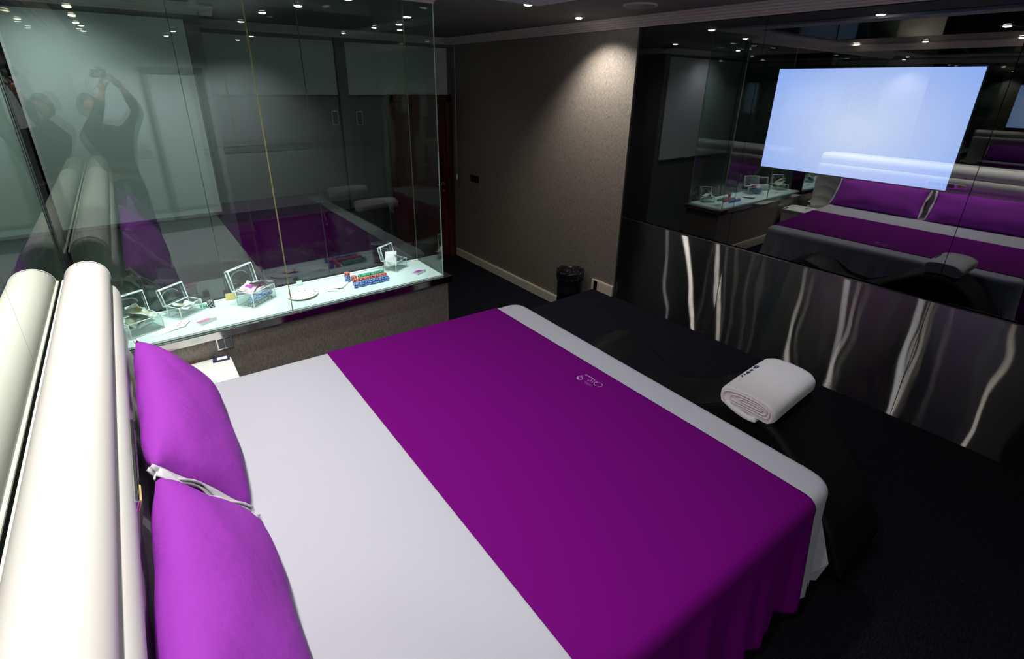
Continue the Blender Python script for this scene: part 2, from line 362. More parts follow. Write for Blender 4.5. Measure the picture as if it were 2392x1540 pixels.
def base(b, x0, x1, y0, y1, z0): return b.box(x0, x1, y0, y1, z0, z0+0.098).box(x0+0.004 if x1-x0 < 0.1 else x0, x1, y0 if x1-x0 < 0.1 else y0+0.004, y1, z0+0.098, z0+0.108)
b = MB(); base(b, XT-0.018, XT, YS, 5.98, ZL); base(b, XT-0.018, XT, 2.985, YS-0.002, 0); b.box(XT-0.018, XT, YS-0.05, YS+0.03, ZL, 0.1)
struct(b.build('baseboard_right', M['cream']))
b = MB(); base(b, 0.26, 1.755, 3.042, 3.06, 0); struct(b.build('baseboard_partition', M['cream']))
# half wall under the glass
struct(MB().box(-0.36, 1.74, 3.06, 3.51, ZL, 0.566).build('wall_partition', M['wallpaper']))

# ---------------------------------------------------------------- glass display on the half wall
sill = empty('countertop', (0, 0, 0.566)); tag(sill, 'polished steel sill with pale frosted glass shelf capping the taupe half wall', 'sill')
MB().box(-0.35, 1.768, 3.034, 3.532, 0, 0.046).build('steel_capping', M['trimsteel'], sill, bevel=0.002)
MB().box(-0.345, 1.715, 3.068, 3.502, 0.046, 0.050).build('shelf_backing', M['shelfwhite'], sill)
MB().box(-0.34, 1.705, 3.072, 3.495, 0.050, 0.058).build('frosted_shelf', M['shelf'], sill, bevel=0.002)
MB().box(-0.34, 1.705, 3.470, 3.490, 0.058, 0.066).build('back_strip', M['shelfwhite'], sill, bevel=0.002)
ZS = 0.566+0.058
gp = empty('glass_partition', (0, 0, 0.612)); tag(gp, 'floor to ceiling green tinted glass display box standing on the half wall', 'glass partition')
GH = ZC-0.612
def pane(x0, x1, y): MB().box(x0, x1, y, y+0.008, 0.0, GH).build('glass_pane', M['glass'], gp)
pane(-0.348, 0.618, 3.058); pane(0.624, 1.700, 3.058)
pane(-0.348, 0.327, 3.502); pane(0.331, 1.000, 3.502); pane(1.004, 1.712, 3.502)
MB().box(1.704, 1.712, 3.068, 3.500, 0, GH).build('glass_pane', M['glass'], gp)
MB().box(0.6185, 0.6235, 3.0575, 3.0665, 0, GH).build('glass_joint', M['yelledge'], gp)
MB().box(1.7005, 1.7035, 3.0575, 3.0665, 0, GH).build('glass_joint', M['greenedge'], gp)
MB().box(0.3272, 0.3308, 3.5015, 3.5105, 0, GH).build('glass_joint', M['darkedge'], gp)
MB().box(1.0002, 1.0038, 3.5015, 3.5105, 0, GH).build('glass_joint', M['darkedge'], gp)
MB().box(1.7125, 1.7155, 3.5015, 3.5105, 0, GH).build('glass_joint', M['yelledge'], gp)
MB().box(-0.349, -0.3445, 3.054, 3.0575, 0, GH).build('glass_joint', M['darkedge'], gp)

# ---------------------------------------------------------------- left wall mirror
wm = empty('wall_mirror', (-0.352, 0, 1.2)); tag(wm, 'full height wall mirror behind and above the cream headboard', 'mirror')
for y0, y1 in ((-2.6, -1.1), (-1.098, 0.398), (0.40, 1.879), (1.881, 3.052)):
    MB().box(-0.007, 0.0, y0, y1, -0.85, 1.225).build('mirror_panel', M['mirror'], wm)
cmr = empty('ceiling_mirror', (1.0, 1.2, ZC)); tag(cmr, 'mirrored ceiling panel in a pale frame above the bed', 'mirror')
MB().box(-1.22, 1.30, -1.7, 1.55, -0.004, -0.0005).build('mirror_sheet', mirror_mat('ceiling_mirror_silver', (0.55, 0.56, 0.56)), cmr)
b = MB()
for (x0, x1, y0, y1) in ((1.30, 1.50, -1.7, 1.78), (-1.22, 1.30, 1.55, 1.78)): b.box(x0, x1, y0, y1, -0.022, -0.0005)
b.build('mirror_frame', M['whitewall'], cmr, bevel=0.004)

# ---------------------------------------------------------------- screen wall: smoked glass above, brushed steel below
joints = [2.983, 1.912, 0.60, -0.75, -2.1]
names = ['nearest the wallpapered wall', 'second from the wallpapered wall, in front of the television', 'third from the wallpapered wall, by the frame edge', 'behind the camera side of the room']
for i in range(4):
    y1, y0 = joints[i]-0.0015, joints[i+1]+0.0015
    o = MB().box(XR, XR+0.006, y0, y1, 0.832, 2.425).build('smoked_glass_panel', M['tvglass'])
    tag(o, 'dark smoked glass wall panel, ' + names[i], 'glass panel', 'smoked glass panels of the screen wall')
    s = empty('steel_panel', (XR, (y0+y1)/2, 0)); h = (y1-y0)/2
    MB().box(0, 0.02, -h, h, 0.002, 0.815).build('steel_sheet', M['steel'], s)
    MB().box(-0.003, 0.05, -h, h, 0.815, 0.823).build('top_edge', M['chrome'], s)
    tag(s, 'brushed steel lower wall panel, ' + names[i], 'steel panel', 'brushed steel panels of the screen wall')
tv = empty('television', (3.64, 1.245, 1.45)); tag(tv, 'lit pale blue television screen set behind the smoked glass wall', 'television')
MB().box(-0.012, 0.03, -0.545, 0.545, -0.012, 0.66).build('casing', M['blackplastic'], tv, bevel=0.004)
MB().add([(-0.0135, -0.533, 0.002), (-0.0135, 0.533, 0.002), (-0.0135, 0.533, 0.648), (-0.0135, -0.533, 0.648)], [(0, 1, 2, 3)]).build('screen', M['tv'], tv)

# ---------------------------------------------------------------- headboard
hb = empty('headboard', (-0.348, 1.47, 0)); tag(hb, 'cream leatherette headboard with a fat top roll over a padded wavy panel', 'headboard')
Y0, Y1 = 0.10-1.47, 2.84-1.47
def rollf(u, v):
    a = 2*math.pi*u; y = Y0+(Y1-Y0)*v; e = 0.03
    k = min(1, (y-Y0)/e, (Y1-y)/e); k = max(0.0, k); rr = 0.080*(0.72+0.28*math.sqrt(1-(1-k)**2))
    return (0.0885+rr*math.cos(a), y, 1.117+rr*math.sin(a))
b = MB()
ys = [0, .002, .005, .009, .014] + [0.02+0.96*i/12 for i in range(13)] + [.986, .991, .995, .998, 1]
nu = 40; vv = [rollf(i/nu, t) for i in range(nu) for t in ys]; nn = len(ys)
b.add(vv, [(i*nn+j, ((i+1) % nu)*nn+j, ((i+1) % nu)*nn+j+1, i*nn+j+1) for i in range(nu) for j in range(nn-1)], True)
b.add([vv[i*nn] for i in range(nu)], [tuple(range(nu))]); b.add([vv[i*nn+nn-1] for i in range(nu)], [tuple(range(nu))])
b.build('top_roll', M['leatherette'], hb)
for yy in (Y0+0.012, Y1-0.012):
    MB().tube([(0.0885+0.0795*math.cos(a), yy, 1.117+0.0795*math.sin(a)) for a in [2*math.pi*i/32 for i in range(32)]], 0.002, 5, closed=True).build('roll_piping', M['leatherette'], hb)
# padded lower panel: rounded top bulge, wavy quilted front
prof = [(0.02, 0.45), (0.02, 1.03), (0.06, 1.055), (0.10, 1.075), (0.13, 1.082), (0.155, 1.076), (0.174, 1.058), (0.184, 1.03), (0.186, 1.0), (0.180, 0.972), (0.168, 0.948), (0.155, 0.935), (0.150, 0.925)]
zz = [0.92-0.0148*i for i in range(45)]
ny = 150
def pw(y, z):
    if z > 0.925: return 0
    c = (z-0.62+0.022*math.sin(2*math.pi*y/0.26))/0.135
    return 0.016*abs(math.sin(math.pi*c))*min(1, (0.925-z)/0.05)
v = []; m_ = len(prof)+len(zz)
for i in range(ny+1):
    y = Y0+(Y1-Y0)*i/ny; ed = min(1.0, min(y-Y0, Y1-y)/0.03); rn = 0.012*(1-math.sqrt(max(0, 1-(1-ed)**2)))
    for (x, z) in prof: v.append((x-rn if x > 0.05 else x, y, z-(rn if z > 1.0 else 0)))
    for z in zz: v.append((0.150+pw(y, z)-rn, y, z))
b = MB(); b.add(v, [(i*m_+j, (i+1)*m_+j, (i+1)*m_+j+1, i*m_+j+1) for i in range(ny) for j in range(m_-1)], True)
for i in (0, ny): b.add([v[i*m_+j] for j in range(m_)], [tuple(range(m_))])
b.build('padded_panel', M['leatherette'], hb)
MB().box(0.0, 0.013, Y0+0.01, Y1-0.01, 0.45, 1.128).build('back_board', M['leatherette'], hb, bevel=0.004)
MB().box(0.0, 0.14, Y0+0.02, Y1-0.02, 0.02, 0.45).build('plinth', M['leatherette'], hb)
sp = empty('switch_plate', (-0.176, 1.47, 0.984), 0); tag(sp, 'long steel double switch plate on the headboard padding between the pillows', 'switch plate')
sp.rotation_euler = (0, R(20), 0)
MB().box(0, 0.012, -0.20, 0.19, -0.035, 0.035).build('plate', M['chrome'], sp, bevel=0.003)
MB().box(0.012, 0.017, 0.03, 0.15, -0.022, 0.022).build('rocker', M['greyplastic'], sp, bevel=0.002)
MB().box(0.012, 0.017, -0.09, 0.02, -0.022, 0.022).build('rocker', M['greyplastic'], sp, bevel=0.002)
MB().box(0.012, 0.019, -0.185, -0.12, -0.012, 0.025).build('brass_button', M['gold'], sp, bevel=0.004)

# ---------------------------------------------------------------- bed
BR = R(-3.4)
bed = empty('bed', (0, 0, 0), BR); tag(bed, 'low double bed whose base and mattress are hidden under the grey white sheet', 'bed')
MB().box(-0.14, 1.70, 0.56, 2.46, 0.0, 0.27).build('base', M['blackplastic'], bed, bevel=0.02)
MB().box(-0.15, 1.74, 0.535, 2.475, 0.27, 0.575).build('mattress', M['whitewall'], bed, bevel=0.05, seg=4)
ZB = 0.59; RE = 0.038; INS = 0.043
# drape path in the bed's own axes: near side, foot, far side
CN = [(-0.16, 0.495), (1.855, 0.495), (1.775, 2.525), (-0.16, 2.525)]
def path():
    pts = []
    def seg(a, c, n):
        for i in range(n): t = i/n; pts.append(Vector((a[0]+(c[0]-a[0])*t, a[1]+(c[1]-a[1])*t)))
    rc = 0.11
    def cut(a, c, d): a = Vector(a); c = Vector(c); return a+(c-a).normalized()*d
    A = cut(CN[1], CN[0], rc); B_ = cut(CN[1], CN[2], rc); C_ = cut(CN[2], CN[1], rc); D_ = cut(CN[2], CN[3], rc)
    seg(CN[0], A, 130)
    for i in range(14):
        t = i/14; pts.append((1-t)**2*A+2*t*(1-t)*Vector(CN[1])+t*t*B_)
    seg(B_, C_, 130)
    for i in range(14):
        t = i/14; pts.append((1-t)**2*C_+2*t*(1-t)*Vector(CN[2])+t*t*D_)
    seg(D_, CN[3], 130); pts.append(Vector(CN[3])); return pts
PT = path(); NP = len(PT)
S = [0.0]
for i in range(1, NP): S.append(S[-1]+(PT[i]-PT[i-1]).length)
SCOR1 = S[137]; SCOR2 = S[281]
def nrm(i):
    a = PT[max(0, i-1)]; c = PT[min(NP-1, i+1)]; t = (c-a).normalized(); return Vector((t.y, -t.x))
def fold(s, d):
    # outward bulge of the hanging cloth at path length s and drop d
    k = max(0, min(1, (d-0.03)/0.5))
    f = 0.020*math.sin(s*17+0.9*math.sin(s*5))+0.016*math.sin(s*31+1.3)+0.010*math.sin(s*53)
    g1 = math.exp(-((s-SCOR1)/0.13)**2); g2 = math.exp(-((s-SCOR2)/0.13)**2)
    f = f*(1+0.6*(g1+g2)) + 0.016*(g1+g2)*math.sin((s-SCOR1)*36) + 0.026
    return f*k
def side(i, q, off=0.0):
    # q: distance from the top inset line, over the rounded edge and down
    n = nrm(i); p = PT[i]; q -= INS-RE
    arc = RE*math.pi/2
    if q < 0: return (*(p-n*(RE-q)), ZB+off)
    if q < arc:
        a = q/RE; c = p-n*RE; return (*(c+n*math.sin(a)*(RE+off)), ZB-RE+math.cos(a)*(RE+off))
    d = q-arc; o_ = fold(S[i], d)
    return (*(p+n*(o_+off)), ZB-RE-d)
def hem(i):
    s = S[i]; g1 = math.exp(-((s-SCOR1)/0.10)**2); g2 = math.exp(-((s-SCOR2)/0.10)**2)
    return (INS-RE)+RE*math.pi/2+0.435+0.015*math.sin(s*7)+0.05*(g1+g2)+0.055*(1 if s > SCOR1 else 0)
bs = empty('bed_sheet', (0, 0, 0), BR); tag(bs, 'pale grey white bed sheet draped over the bed down to the carpet', 'bed sheet')
b = MB(); nq = 40; vs = []
for i in range(NP):
    H_ = hem(i)
    for j in range(nq):
        t = j/(nq-1); q = 0.10*t/0.25 if t < 0.25 else 0.10+(H_-0.10)*((t-0.25)/0.75)
        vs.append(side(i, q))
b.add(vs, [(i*nq+j, (i+1)*nq+j, (i+1)*nq+j+1, i*nq+j+1) for i in range(NP-1) for j in range(nq-1)], True)
b.add([vs[i*nq] for i in range(NP)], [tuple(range(NP))], False)
b.build('sheet', M['sheet'], bs)
# loose corner flap of the sheet at the near foot corner, hanging in a sharp fold
FP = dict(A=(1.868, 0.515, 0.585), B=(1.955, 0.425, 0.335), C=(1.960, 0.352, 0.135), D=(1.945, 0.372, 0.030), E=(1.880, 0.395, 0.060), F=(1.800, 0.412, 0.180), G=(1.800, 0.480, 0.560), I=(1.905, 0.385, 0.095), K=(1.900, 0.455, 0.30))
FL = {k: Matrix.Rotation(-BR, 4, 'Z') @ Vector(p) for k, p in FP.items()}
fk = list(FL); fi = {k: n for n, k in enumerate(fk)}
fl = MB().add([FL[k] for k in fk], [tuple(fi[c] for c in t) for t in ('GAK', 'GKF', 'ABK', 'KBF', 'BCI', 'BIF', 'IDE', 'IEF', 'ICD')], False)
fl.build('corner_flap', M['sheet'], bs, solid=0.003)
# purple runner across the foot half
rn = empty('bed_runner', (0, 0, 0), BR); tag(rn, 'purple bed runner laid across the foot half of the bed and hanging over both sides', 'bed runner')
def idx_near(x): return min(range(0, 131), key=lambda i: abs(PT[i].x-x))
def idx_far(x): return min(range(288, NP), key=lambda i: abs(PT[i].x-x))
def xr(y, u):   # left and right edges slant a little
    t = (y-0.56)/(2.47-0.56); l = 0.605-0.115*t; r_ = 1.683-0.105*t - 0.02*max(0, 0.2-t)
    return l+(r_-l)*u
def sidex(x, far, q, off):
    # interpolate the drape at a given x
    rngs = list(range(288, NP)) if far else list(range(0, 131))
    xs = [PT[i].x for i in rngs]
    if far: rngs = rngs[::-1]; xs = xs[::-1]
    import bisect
    k = max(1, min(len(xs)-1, bisect.bisect(xs, x))); t = (x-xs[k-1])/(xs[k]-xs[k-1]+1e-9); t = max(0, min(1, t))
    a = side(rngs[k-1], q, off); c = side(rngs[k], q, off)
    return tuple(a[m]+(c[m]-a[m])*t for m in range(3))
OFF = 0.006; nu = 110; prof_q = [0.16+(0.50)*j/26 for j in range(27)]
rows = []
def hemq(x): return 0.5+0.0*x
for i in range(nu):
    u = i/(nu-1); row = []
    xa = xr(0.56, u); xb = xr(2.47, u)
    Q0 = INS-RE; Hn = Q0+0.0597+0.490+0.022*math.sin(xa*9)-0.03*u; Hf = Q0+0.0597+0.35
    near = [sidex(xa+0.03*(u-0.5)*max(0, (q-0.05)), False, q, OFF) for q in [Q0+(Hn-Q0)*j/30 for j in range(30, -1, -1)]]
    far = [sidex(xb, True, q, OFF) for q in [Q0+(Hf-Q0)*j/24 for j in range(25)]]
    ya = near[-1][1]; yb = far[0][1]
    top = []
    for k in range(1, 24):
        y = ya+(yb-ya)*k/24; top.append((xr(y, u), y, ZB+OFF))
    rows.append(near+top+far)
L_ = len(rows[0]); v = [p for r_ in rows for p in r_]
MB().add(v, [(i*L_+j, (i+1)*L_+j, (i+1)*L_+j+1, i*L_+j+1) for i in range(nu-1) for j in range(L_-1)], True).build('runner_cloth', M['purple'], rn, solid=0.003)
# embroidered logo near the foot edge, read from the foot of the bed
lg = MB()
def px2w(px, py, z):     # used only to set out the embroidery strokes on the cloth plane
    d = r2*((px-1199.8)/1149.9)-u2*((py-653.4)/1149.9)+fw; k = (z-CAMZ)/d.z; return Vector((d.x*k, d.y*k, z))
inv = Matrix.Rotation(-BR, 4, 'Z')
def stroke(b, pts, w, ox, oy, sc, z):
    P = [inv @ px2w(ox+x/sc, oy+y/sc, z) for x, y in pts]
    b.tube(P, w, 6, flat=0.25)
Zt = ZB+OFF+0.0008
for pts, w in [
    ([(1420, 948), (1500, 950), (1570, 940), (1612, 895), (1585, 850), (1520, 815), (1440, 800), (1360, 800)], .0018),
    ([(1440, 768), (1370, 785), (1320, 815), (1310, 850), (1335, 890), (1375, 915)], .0020),
    ([(990, 540), (1060, 538), (1110, 575), (1160, 600), (1200, 630), (1250, 650), (1290, 690), (1330, 720)], .0022),
    ([(1090, 722), (1140, 735), (1180, 765), (1205, 745), (1240, 700), (1270, 680)], .0020),
    ([(1205, 795), (1250, 800), (1280, 755), (1320, 735), (1375, 700)], .0016),
    ([(1130, 620), (1160, 575), (1180, 625), (1215, 605), (1230, 660)], .0016)]:
    stroke(lg, pts, w, 1300, 840, 14.95, Zt)
stroke(lg, [(945, 575), (870, 568), (790, 580), (730, 610), (715, 650), (750, 690), (830, 705), (890, 690), (920, 650), (890, 605), (830, 600)], .0030, 1300, 840, 14.95, Zt)
stroke(lg, [(770, 600), (745, 640), (775, 675)], .0040, 1300, 840, 14.95, Zt)
# small capitals M O T E L above the script
def letters(b, word, a, c, h, w, z):
    # a -> c: baseline in crop pixels, reading direction
    G = {'M': [[(0, 0), (0, 1), (.5, .05), (1, 1), (1, 0)]], 'O': [[(0.1, 0), (0, .5), (.1, 1), (.9, 1), (1, .5), (.9, 0), (.1, 0)]], 'T': [[(0, 1), (1, 1)], [(.5, 1), (.5, 0)]],
         'E': [[(1, 1), (0, 1), (0, 0), (1, 0)], [(0, .5), (.8, .5)]], 'L': [[(0, 1), (0, 0), (1, 0)]]}
    a = Vector(a); c = Vector(c); d = (c-a)/len(word); upv = Vector(h)
    for k, ch in enumerate(word):
        for st in G[ch]:
            pts = [a+d*k+d*0.72*x+upv*y for x, y in st]
            P = [inv @ px2w(1300+p.x/14.95, 840+p.y/14.95, z) for p in pts]
            b.tube(P, w, 4, flat=0.25)
letters(lg, 'MOTEL', (1245, 885), (960, 735), (-30, 55), 0.0007, Zt)
lg.build('embroidered_logo', M['logo'], rn)['label'] = 'small lilac embroidered script logo'

# ---------------------------------------------------------------- pillows
def pillow(name, L, Hh, T, puff=0.5, seed=0):
    rnd = random.Random(seed); ph = [rnd.uniform(0, 6) for _ in range(6)]
    def f(sgn):
        def g(a, c):
            u = 2*a-1; w = 2*c-1
            h = T*(max(0, 1-abs(u)**3.2)*max(0, 1-abs(w)**2.6))**puff
            h *= 1+0.05*math.sin(5*u+ph[0])*math.cos(4*w+ph[1])
            wr = 0.006*math.sin(9*u+7*w+ph[2])*(1-h/T)
            return ((Hh/2)*w*(1-0.05*(1-abs(u)**2)*0-0.04*u*u*0)*(1+0.03*abs(u)), (L/2)*u*(1-0.03*(1-w*w)), sgn*h+wr)
        return g
    return f
def make_pillow(label, loc, tilt, L, rz=0.0, seed=0, Hh=0.47, T=0.105, roll=0):
    t = empty('pillow', loc); t.rotation_euler = (roll, tilt, rz); tag(t, label, 'pillow', 'purple pillows against the headboard')
    f = pillow('pillow', L, Hh, T, seed=seed); b = MB(); b.grid(f(1), 44, 28); b.grid(f(-1), 44, 28); b.build('pillowcase', M['pillow'], t)
    for s in (-1, 1):   # white inner case showing at the open ends
        def g(a, c, s=s):
            w = 2*c-1; e = 0.017+0.005*math.sin(6*w+s)
            return ((Hh/2)*w*1.02, s*(L/2*(1-0.03*(1-w*w))-0.012+e*a*2*0.5+0.012), 0.007*math.sin(6*w+2*a+seed)*(0.4+a)+0.005)
        MB().grid(g, 8, 26).build('white_flange', M['flange'], t, solid=0.006)['label'] = 'white edge of the inner pillowcase'
        MB().grid(lambda a, c, s=s: (lambda p: (p[0], p[1], p[2]-0.012))(g(a, c)), 8, 26).build('white_flange', M['flange'], t, solid=0.006)
    return t
make_pillow('purple pillow leaning on the headboard at the glass partition end', (-0.030, 2.03, 0.748), R(54), 0.94, seed=1, Hh=0.37, T=0.088)
make_pillow('purple pillow leaning on the headboard nearest the camera', (-0.036, 1.025, 0.750), R(54), 0.93, rz=R(-2), seed=5, Hh=0.37, T=0.088)

# ---------------------------------------------------------------- bedside cabinet
ns = empty('nightstand', (-0.02, 2.86, 0)); tag(ns, 'white bedside cabinet with rounded corner in the gap between bed and half wall', 'nightstand')
def rrect(x0, x1, y0, y1, r, n=6):
    p = []
    for cx, cy_, a0 in ((x1-r, y1-r, 0), (x0+r, y1-r, 90), (x0+r, y0+r, 180), (x1-r, y0+r, 270)):
        for i in range(n+1): a = R(a0+90*i/n); p.append((cx+r*math.cos(a), cy_+r*math.sin(a)))
    return p
b = MB(); b.prism(rrect(-0.14, 0.255, -0.27, 0.175, 0.05), 0.425, 0.455, 'z', True); b.build('top', M['whitelacquer'], ns, bevel=0.006)
MB().prism(rrect(-0.13, 0.235, -0.25, 0.165, 0.04), 0.03, 0.425, 'z', True).build('body', M['whitelacquer'], ns)
MB().box(0.236, 0.246, -0.22, 0.14, 0.06, 0.40).build('drawer_front', M['whitelacquer'], ns, bevel=0.003)
cd = empty('card_holder', (0.185, 2.995, 0.455), R(-6)); tag(cd, 'small dark framed card holder on the corner of the white bedside cabinet', 'card holder')
b = MB(); b.box(-0.042, 0.042, -0.027, 0.027, 0, 0.004).box(-0.042, -0.022, -0.027, 0.027, 0.004, 0.009).box(0.032, 0.042, -0.027, 0.027, 0.004, 0.009).box(-0.042, 0.042, -0.027, -0.019, 0.004, 0.009).box(-0.042, 0.042, 0.019, 0.027, 0.004, 0.009)
b.build('frame', M['navy'], cd, bevel=0.001)
MB().box(-0.021, 0.031, -0.018, 0.018, 0.004, 0.007).build('card', M['paper'], cd)
for k, (px, py, w, h, mm, lb) in enumerate([(-0.03, 2.80, .075, .05, 'magenta', 'dark purple printed card lying on the white bedside cabinet'), (0.10, 2.74, .07, .05, 'paper', 'white printed leaflet near the bed edge of the bedside cabinet')]):
    o = empty('card' if k == 0 else 'leaflet', (px, py, 0.455), R(8-20*k)); tag(o, lb, 'card')
    MB().box(-w/2, w/2, -h/2, h/2, 0, 0.002).build('sheet_of_card', M['paper'], o)
    MB().box(-w/2+.006, w/2-.006, -h/2+.006, h/2-.006, 0.002, 0.0025).build('print', M[mm] if k == 0 else M['mintplaque'], o)

# ---------------------------------------------------------------- wall fittings
def plate(name, label, loc, rot, w, h, n, mp, mr):
    t = empty(name, loc); t.rotation_euler = rot; tag(t, label, 'switch')
    MB().box(-w/2, w/2, -0.010, 0, -h/2, h/2).build('plate', mp, t, bevel=0.002)
    for k in range(n):
        a = -w/2+0.006+(w-0.012)*k/n
        MB().box(a+0.001, a+(w-0.012)/n-0.001, -0.015, -0.010, -h/2+0.010, h/2-0.010).build('rocker', mr, t, bevel=0.002)
    return t
plate('light_switch', 'grey double light switch on the half wall beside the bedside cabinet', (0.223, 3.06, 0.525), (0, 0, 0), 0.082, 0.080, 2, M['chrome'], M['greyplastic'])
plate('light_switch', 'black double switch plate on the dark end of the wallpapered wall', (XT, 5.49, 0.805), (0, 0, R(-90)), 0.19, 0.085, 2, M['blackplastic'], M['blackplastic'])
plate('wall_control', 'pale upright control plate on the far wall, left of two behind the glass', (2.02, YF-0.001, 1.57), (0, 0, 0), 0.075, 0.16, 1, M['whiteplastic'], M['greyplastic'])
plate('wall_control', 'doubled reflection of the pale control plate, built as a second plate, right of two', (2.31, YF-0.001, 1.56), (0, 0, 0), 0.075, 0.16, 1, M['whiteplastic'], M['greyplastic'])  # second plate stands in for the doubled reflection of the first
pc = empty('pull_cord', (XT-0.06, 5.84, 2.42)); tag(pc, 'thin pale pull cord with white end grip hanging at the door corner', 'pull cord')
MB().tube([(0, 0, 0), (0.004, 0, -0.6), (0, 0, -1.2), (0, 0, -1.60)], 0.003, 6).build('cord', M['whiteplastic'], pc)
MB().lathe([(0.0, -1.60), (0.009, -1.605), (0.013, -1.65), (0.011, -1.68), (0, -1.685)], 12).build('grip', M['whiteplastic'], pc)

# ---------------------------------------------------------------- waste bin
wb = empty('waste_bin', (3.40, 3.42, ZL)); tag(wb, 'black perforated waste bin with shiny black liner standing below the platform edge', 'waste bin')
MB().lathe([(0.118, 0.0), (0.120, 0.01), (0.1225, 0.10), (0.1255, 0.105), (0.1255, 0.14), (0.1235, 0.145), (0.126, 0.22), (0.129, 0.225), (0.129, 0.26), (0.127, 0.265), (0.129, 0.34), (0.132, 0.345), (0.132, 0.38), (0.1305, 0.385), (0.133, 0.54), (0.137, 0.555), (0.133, 0.57), (0.127, 0.57), (0.127, 0.54), (0.115, 0.02), (0, 0.02)], 36).cyl(0.118, 0.118, 0, 0.004, 36).build('bin_body', M['blackplastic'], wb)
rnd = random.Random(3)
def lin(u, v):
    a = 2*math.pi*u; w = 0.010*math.sin(9*a)+0.007*math.sin(17*a+1)+0.005*math.sin(29*a)
    if v < 0.4: t = v/0.4; r_ = 0.141+0.003*t+0.35*w*(1-t); z = 0.49+0.085*t+0.6*w*(1-t)
    elif v < 0.55: t = (v-0.4)/0.15; r_ = 0.144-0.018*t+0.3*w*t; z = 0.575+0.012*math.sin(math.pi*t)+w*0.5
    else: t = (v-0.55)/0.45; r_ = (0.126-0.09*t)+w*(1-t)*0.8; z = 0.575-0.20*t**0.8+w
    return (r_*math.cos(a), r_*math.sin(a), z)
MB().grid(lin, 90, 22, closeu=True).build('bin_liner', M['bag'], wb)

# ---------------------------------------------------------------- wave-shaped black lounge chair at the bed foot
lc = empty('lounge_chair', (2.185, 0, 0)); tag(lc, 'black leather wave shaped lounge chair between the bed foot and the steel wall', 'lounge chair')
def wave(y):
    P = [(0.30, 0.10), (0.40, 0.30), (0.50, 0.42), (0.60, 0.535), (0.70, 0.615), (0.80, 0.645), (0.92, 0.628), (1.05, 0.55), (1.20, 0.43), (1.35, 0.365), (1.5, 0.385), (1.65, 0.46), (1.78, 0.49), (1.90, 0.45), (2.0, 0.33), (2.06, 0.18)]
    for (a, za), (c, zc) in zip(P, P[1:]):
        if a <= y <= c:
            t = (y-a)/(c-a); t = t*t*(3-2*t)*0.35+t*0.65; return za+(zc-za)*t
    return P[-1][1]
ny = 70; W = 0.215; v = []; ring = 22
for i in range(ny+1):
    y = 0.30+1.76*i/ny; z1 = wave(y)
    z0 = 0.06 + max(0.0, z1-0.06-0.30)*0.75
    rr = 0.045; pts = []
    for cx, cz, a0 in ((W-rr, z1-rr, 0), (-W+rr, z1-rr, 90), (-W+rr*.5, z0+rr*.5, 180), (W-rr*.5, z0+rr*.5, 270)):
        r_ = rr if a0 < 180 else rr*.5
        for k in range(5): a = R(a0+90*k/4); pts.append((cx+r_*math.cos(a), y, cz+r_*math.sin(a)))
    v += pts; ring = len(pts)
b = MB(); b.add(v, [(i*ring+k, i*ring+(k+1) % ring, (i+1)*ring+(k+1) % ring, (i+1)*ring+k) for i in range(ny) for k in range(ring)], True)
for i in (0, ny): b.add([v[i*ring+k] for k in range(ring)], [tuple(range(ring))])
b.build('upholstery', M['blackleather'], lc)
b = MB()
for sx in (-W+0.006, W-0.006): b.tube([(sx, 0.30+1.76*i/ny, wave(0.30+1.76*i/ny)-0.03) for i in range(ny+1)], 0.005, 6)
b.build('piping', M['blackleather'], lc)
for yy in (0.42, 0.95, 1.6, 1.98):
    MB().box(-0.17, 0.17, yy-0.02, yy+0.02, 0, 0.09 if yy in (0.42, 1.98) else 0.30).build('foot', M['blackplastic'], lc)

# ---------------------------------------------------------------- folded towel on the chair
tw = empty('towel', (2.135, 0.805, 0.650), R(1.5)); tag(tw, 'folded white terry towel with navy embroidery on the high end of the black chair', 'towel')
def tow(x0, x1, hw, zb, zt, sag):
    def f(u, v):
        a = 2*math.pi*u; hz = (zt-zb)/2; e = 0.30
        cx = math.cos(a); sz = math.sin(a)
        py = hw*math.copysign(abs(cx)**e, cx); pz = (zb+zt)/2+hz*math.copysign(abs(sz)**0.62, sz)
        px = x0+(x1-x0)*v
        pz += -sag*(py/hw)**2 - 0.35*sag*((px-(x0+x1)/2)/((x1-x0)/2))**2
        k = min(1, min(v, 1-v)/0.06); sh = 0.90+0.10*math.sqrt(1-(1-k)**2)
        return (px, py*sh, (zb+zt)/2-sag*(py/hw)**2*0+(pz-(zb+zt)/2)*1.0)
    return f
b = MB(); b.grid(tow(-0.215, 0.215, 0.125, 0.004, 0.088, 0.016), 64, 26, closeu=True)
vv = [tow(-0.215, 0.215, 0.125, 0.004, 0.088, 0.016)(i/64, t) for t in (0, 1) for i in range(64)]
b.add(vv[:64], [tuple(range(64))]); b.add(vv[64:], [tuple(range(64))])
b.build('towel_body', M['terry'], tw)
b = MB()   # rolled layers showing at the fold end
for k, (hw, zc, ht) in enumerate(((0.103, 0.045, 0.028), (0.080, 0.045, 0.017), (0.050, 0.045, 0.007))):
    pts = []
    for i in range(41):
        a = 2*math.pi*i/40; cx, sz = math.cos(a), math.sin(a)
        py = hw*math.copysign(abs(cx)**0.5, cx); pts.append((-0.2155-0.002, py-0.01*k, zc+ht*math.copysign(abs(sz)**0.7, sz)-0.016*(py/0.125)**2))
    b.tube(pts[:-1], 0.0042, 6, closed=True)
b.build('fold_edges', M['terryedge'], tw)
def flp(u, v):
    return (-0.19+0.08*u-0.02*v, -0.06-0.075*v, 0.004-0.030*v-0.012*math.sin(math.pi*u)*v)
